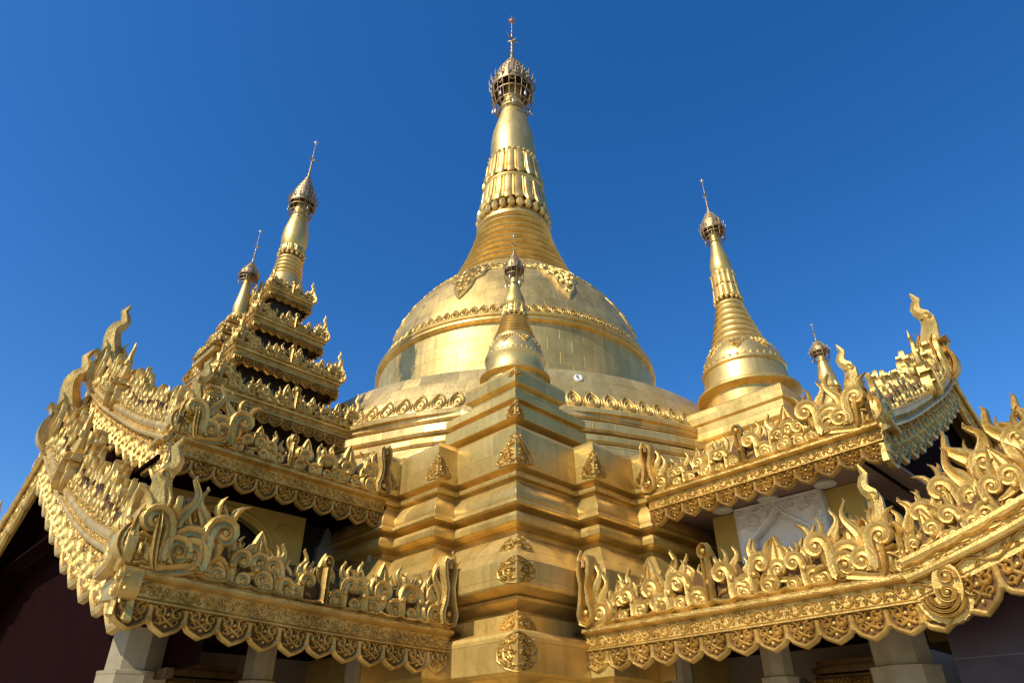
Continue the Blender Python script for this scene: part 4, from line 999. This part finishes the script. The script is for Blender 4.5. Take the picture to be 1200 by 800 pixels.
# slim spires
def slim(label, L_, z0, zs, R, grp, skirts=()):
    t = thing('slim_spire', label, 'spire', (*loc(*L_)[:2], z0), R45, grp)
    g = lambda z: z-z0
    mb = MB(); mb.lathe([(R*2.3, 0), (R*2.3, g(zs[0])*.12), (R*1.8, g(zs[0])*.16), (R*1.7, g(zs[0])*.45), (R*1.3, g(zs[0])*.55), (R*1.2, g(zs[0])*.8), (R*.95, g(zs[0])*.86), (R*.9, g(zs[0]))], n=24); mb.build('moulded_foot', 'plain', t)
    for hh, zz, ch in skirts:
        e = MB(); e.sweep_poly(sq(hh), [(-.2, g(zz)-.16), (0, g(zz)-.16), (.02, g(zz)-.04), (0, g(zz)), (-hh*.6, g(zz)+.12)]); ef = e.build('foot_eave', 'orn', t, ang=30)
        a, b = MB(), MB()
        for sd in range(4):
            ca, sa = [(1, 0), (0, 1), (-1, 0), (0, -1)][sd]
            crest(a, b, 2*hh, lambda u, v, w, ca=ca, sa=sa: ((-hh+u)*ca+(hh-.03+w)*sa, (-hh+u)*sa-(hh-.03+w)*ca, g(zz)+v), lambda u: ch*(.85+.5*abs(u/hh-1)**3), 40+sd, False, .55)
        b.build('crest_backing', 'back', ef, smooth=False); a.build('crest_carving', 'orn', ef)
    lotus(t, g(zs[0])-.16, g(zs[0])+.02, R*1.05, R*.9, 10, 'lotus_band')
    mb = MB(); H = zs[1]-zs[0]; mb.lathe([(R*.85, g(zs[0])), (R, g(zs[0])+.18*H), (R*.98, g(zs[0])+.3*H), (R*.75, g(zs[0])+.6*H), (R*.52, g(zs[1])), (R*.4, g(zs[1])+.25*H)], n=24); mb.build('banana_bud', 'plain', t)
    hti(t, g(zs[1])-.06, g(zs[2]), g(zs[3]), g(zs[4]), zs[5], 10)
slim('slim golden spire with umbrella just left of the tiered tower', (-10.98, 0), 10.4, (12.2, 13.35, 13.62, 14.15, 15.45, .28), .21, None, ((.62, 10.75, .42), (.46, 11.25, .38), (.34, 11.72, .32)))
slim('slim golden spire on the right hall ridge, behind its crest', (0, -11.4), 8.7, (9.7, 10.42, 10.66, 11.05, 11.58, .24), .22, None)

# ================================================================== SMALL THINGS
for b_, lab in ((-10.85, 'round white soffit lamp nearest the stupa, under the right hall eave'), (-11.7, 'round soffit lamp over the middle of the white window frame'), (-12.67, 'round white soffit lamp at the outer end of the right hall eave')):
    t = thing('soffit_lamp', lab, 'lamp', loc(-5.75, b_, 5.284), R45, 'round lamps under the right hall eave')
    mb = MB(); mb.lathe([(.17, -.02), (.175, -.035), (.17, 0)], n=28); mb.build('lamp_rim', 'white', t)
    mb = MB(); mb.lathe([(.002, -.055), (.07, -.05), (.13, -.036), (.155, -.02)], n=28, cap=False); mb.build('lamp_diffuser', 'white', t)
t = thing('hanging_floodlight', 'small grey floodlight hanging beside a thin wire in the left gable opening', 'floodlight', loc(-13.3, 3.06, 2.98), R45)
mb = MB(); mb.box(-.10, .10, -.13, .13, -.22, .10); mb.box(-.07, .07, -.10, .10, .10, .16); mb.build('housing', 'grey', t, smooth=False)
mb = MB(); mb.tube([(-.13, 0, -.24), (-.06, 0, -.30), (.06, 0, -.30)], .03, 8); mb.build('bracket', 'grey', t)
mb = MB(); mb.box(-.125, -.10, -.10, .10, -.19, .07); mb.build('glass', 'white', t, smooth=False)
mb = MB(); x0, y0, _ = loc(-13.3, 2.82, 0); mb.tube([(x0, y0, 3.7), (x0-.02, y0+.01, 2.6), (x0-.06, y0+.03, .02)], .012, 6)
o = mb.build('cable', 'grey'); tag(o, 'thin grey cable stretched down through the dark left gable opening', 'cable')
t = thing('stone_finial', 'pale grey bud shaped finial behind the left lower crest near the stupa', 'finial', loc(-9.9, -6.3, 3.9), R45)
mb = MB(); mb.box(-.12, .12, -.12, .12, -.1, .12); mb.build('finial_block', 'stone', t, smooth=False)
mb = MB(); mb.lathe([(.10, .12), (.13, .2), (.13, .3), (.09, .5), (.05, .66), (.06, .69), (.05, .72), (.03, .75), (.05, .80), (.05, .86), (.01, .92)], n=14); mb.build('finial_bud', 'stone', t)
t = thing('parapet', 'grey stone parapet with pointed merlons in the dark gap under the left upper eave', 'parapet', loc(-9.6, -5.15, 4.35), R45)
mb = MB(); mb.box(-.75, .65, -.10, .10, -.6, .55); mb.build('parapet_wall', 'stonegrey', t, smooth=False)
for i in range(4):
    x = -.55+i*.36; zb_ = .55; h_ = .42
    mb = MB(); mb.add([(x-.16, -.08, zb_), (x+.16, -.08, zb_), (x+.16, .08, zb_), (x-.16, .08, zb_), (x-.05, -.03, zb_+h_*.75), (x+.05, -.03, zb_+h_*.75), (x+.05, .03, zb_+h_*.75), (x-.05, .03, zb_+h_*.75), (x, 0, zb_+h_)],
        [(0, 1, 5, 4), (1, 2, 6, 5), (2, 3, 7, 6), (3, 0, 4, 7), (4, 5, 8), (5, 6, 8), (6, 7, 8), (7, 4, 8)]); mb.build('merlon', 'stonegrey', t, smooth=False)
for nm, lab, (la, lb), rz in (('L', 'carved gilt shrine canopy in the dim porch behind the left corner column', (-12.35, -6.0), R45), ('R', 'carved gilt shrine canopy in the dim porch behind the right corner column', (-6.0, -12.6), R45+pi/2)):
    t = thing('shrine_canopy', lab, 'shrine canopy', loc(la, lb, 2.3), rz, 'shrine canopies in the side porches')
    sg = -1 if nm == 'L' else 1
    mb = MB(); mb.box(-.62, .62, -.16, .16, .28, .36); mb.box(-.56, .56, -.12, .12, .36, .44); mb.box(-.60, .60, -.15, .15, .22, .255); mb.build('cornice', 'back', t, smooth=False)
    for sx in (-.42, .42):
        mb = MB(); mb.box(sx-.06, sx+.06, -.09, .09, -1.85, .22); mb.build('post', 'back', t, smooth=False)
    a, b = MB(), MB(); lobes(a, b, 1.2, lambda u, v, w: (-.6+u, sg*(.16+w), .22+v), .2, 5, .24); bb = b.build('valance', 'back', t, smooth=False); a.build('valance_carving', 'orn', bb)
t = thing('globe_lamp', 'white globe lamp hanging at the right porch beside the corner column', 'lamp', loc(-6.35, -12.95, 2.33), R45)
mb = MB(); mb.ball((0, 0, 0), .09, 18, 12); mb.build('globe', 'white', t)
mb = MB(); mb.tube([(0, 0, .08), (0, 0, .64)], .012, 6); mb.lathe([(.05, .07), (.05, .11), (.02, .13)], n=12); mb.build('stem', 'grey', t)

# ================================================================== LIGHT + SKY + CAMERA
SUN = Vector((-.72*cos(radians(42)), -.69*cos(radians(42)), sin(radians(42)))).normalized()
el = math.asin(SUN.z); az = atan2(SUN.x, SUN.y)
sl = bpy.data.lights.new('sun', 'SUN'); sl.energy = 4.8; sl.angle = radians(.53); sl.color = (1, .95, .86)
so = bpy.data.objects.new('sun', sl); COL.objects.link(so); so.rotation_euler = (-SUN).to_track_quat('-Z', 'Y').to_euler(); so.location = (-30, 0, 60)
w = bpy.data.worlds.new('World'); sc.world = w; w.use_nodes = True; nt = w.node_tree
sky = nt.nodes.new('ShaderNodeTexSky'); sky.sky_type = 'NISHITA'; sky.sun_disc = False
sky.sun_elevation = el; sky.sun_rotation = az; sky.air_density = 1.0; sky.dust_density = .4; sky.ozone_density = 3.5
bg = nt.nodes['Background']; bg.inputs['Strength'].default_value = .12
hs = nt.nodes.new('ShaderNodeHueSaturation'); hs.inputs['Hue'].default_value = .507; hs.inputs['Saturation'].default_value = 1.33; hs.inputs['Value'].default_value = 1.45
nt.links.new(sky.outputs[0], hs.inputs['Color']); nt.links.new(hs.outputs[0], bg.inputs['Color'])

cam = bpy.data.cameras.new('camera'); cam.sensor_width = 36; cam.lens = 780/1200*36; cam.clip_end = 3000; cam.clip_start = .1
co = bpy.data.objects.new('camera', cam); COL.objects.link(co); co.location = (0, 0, 1.6)
P_, RO, YA = radians(32.1), radians(-.4), radians(.28)
r = Vector((cos(YA), sin(YA), 0)); f = Vector((-sin(YA)*cos(P_), cos(YA)*cos(P_), sin(P_))); u = r.cross(f)
r2 = r*cos(RO)+u*sin(RO); u2 = -r*sin(RO)+u*cos(RO)
mt = Matrix((r2, u2, -f)).transposed(); co.rotation_euler = mt.to_euler()
sc.camera = co
sc.view_settings.view_transform = 'Standard'; sc.view_settings.look = 'None'; sc.view_settings.exposure = 0; sc.view_settings.gamma = 1
sc.render.resolution_x = 1024; sc.render.resolution_y = 682
sc.render.engine = 'CYCLES'
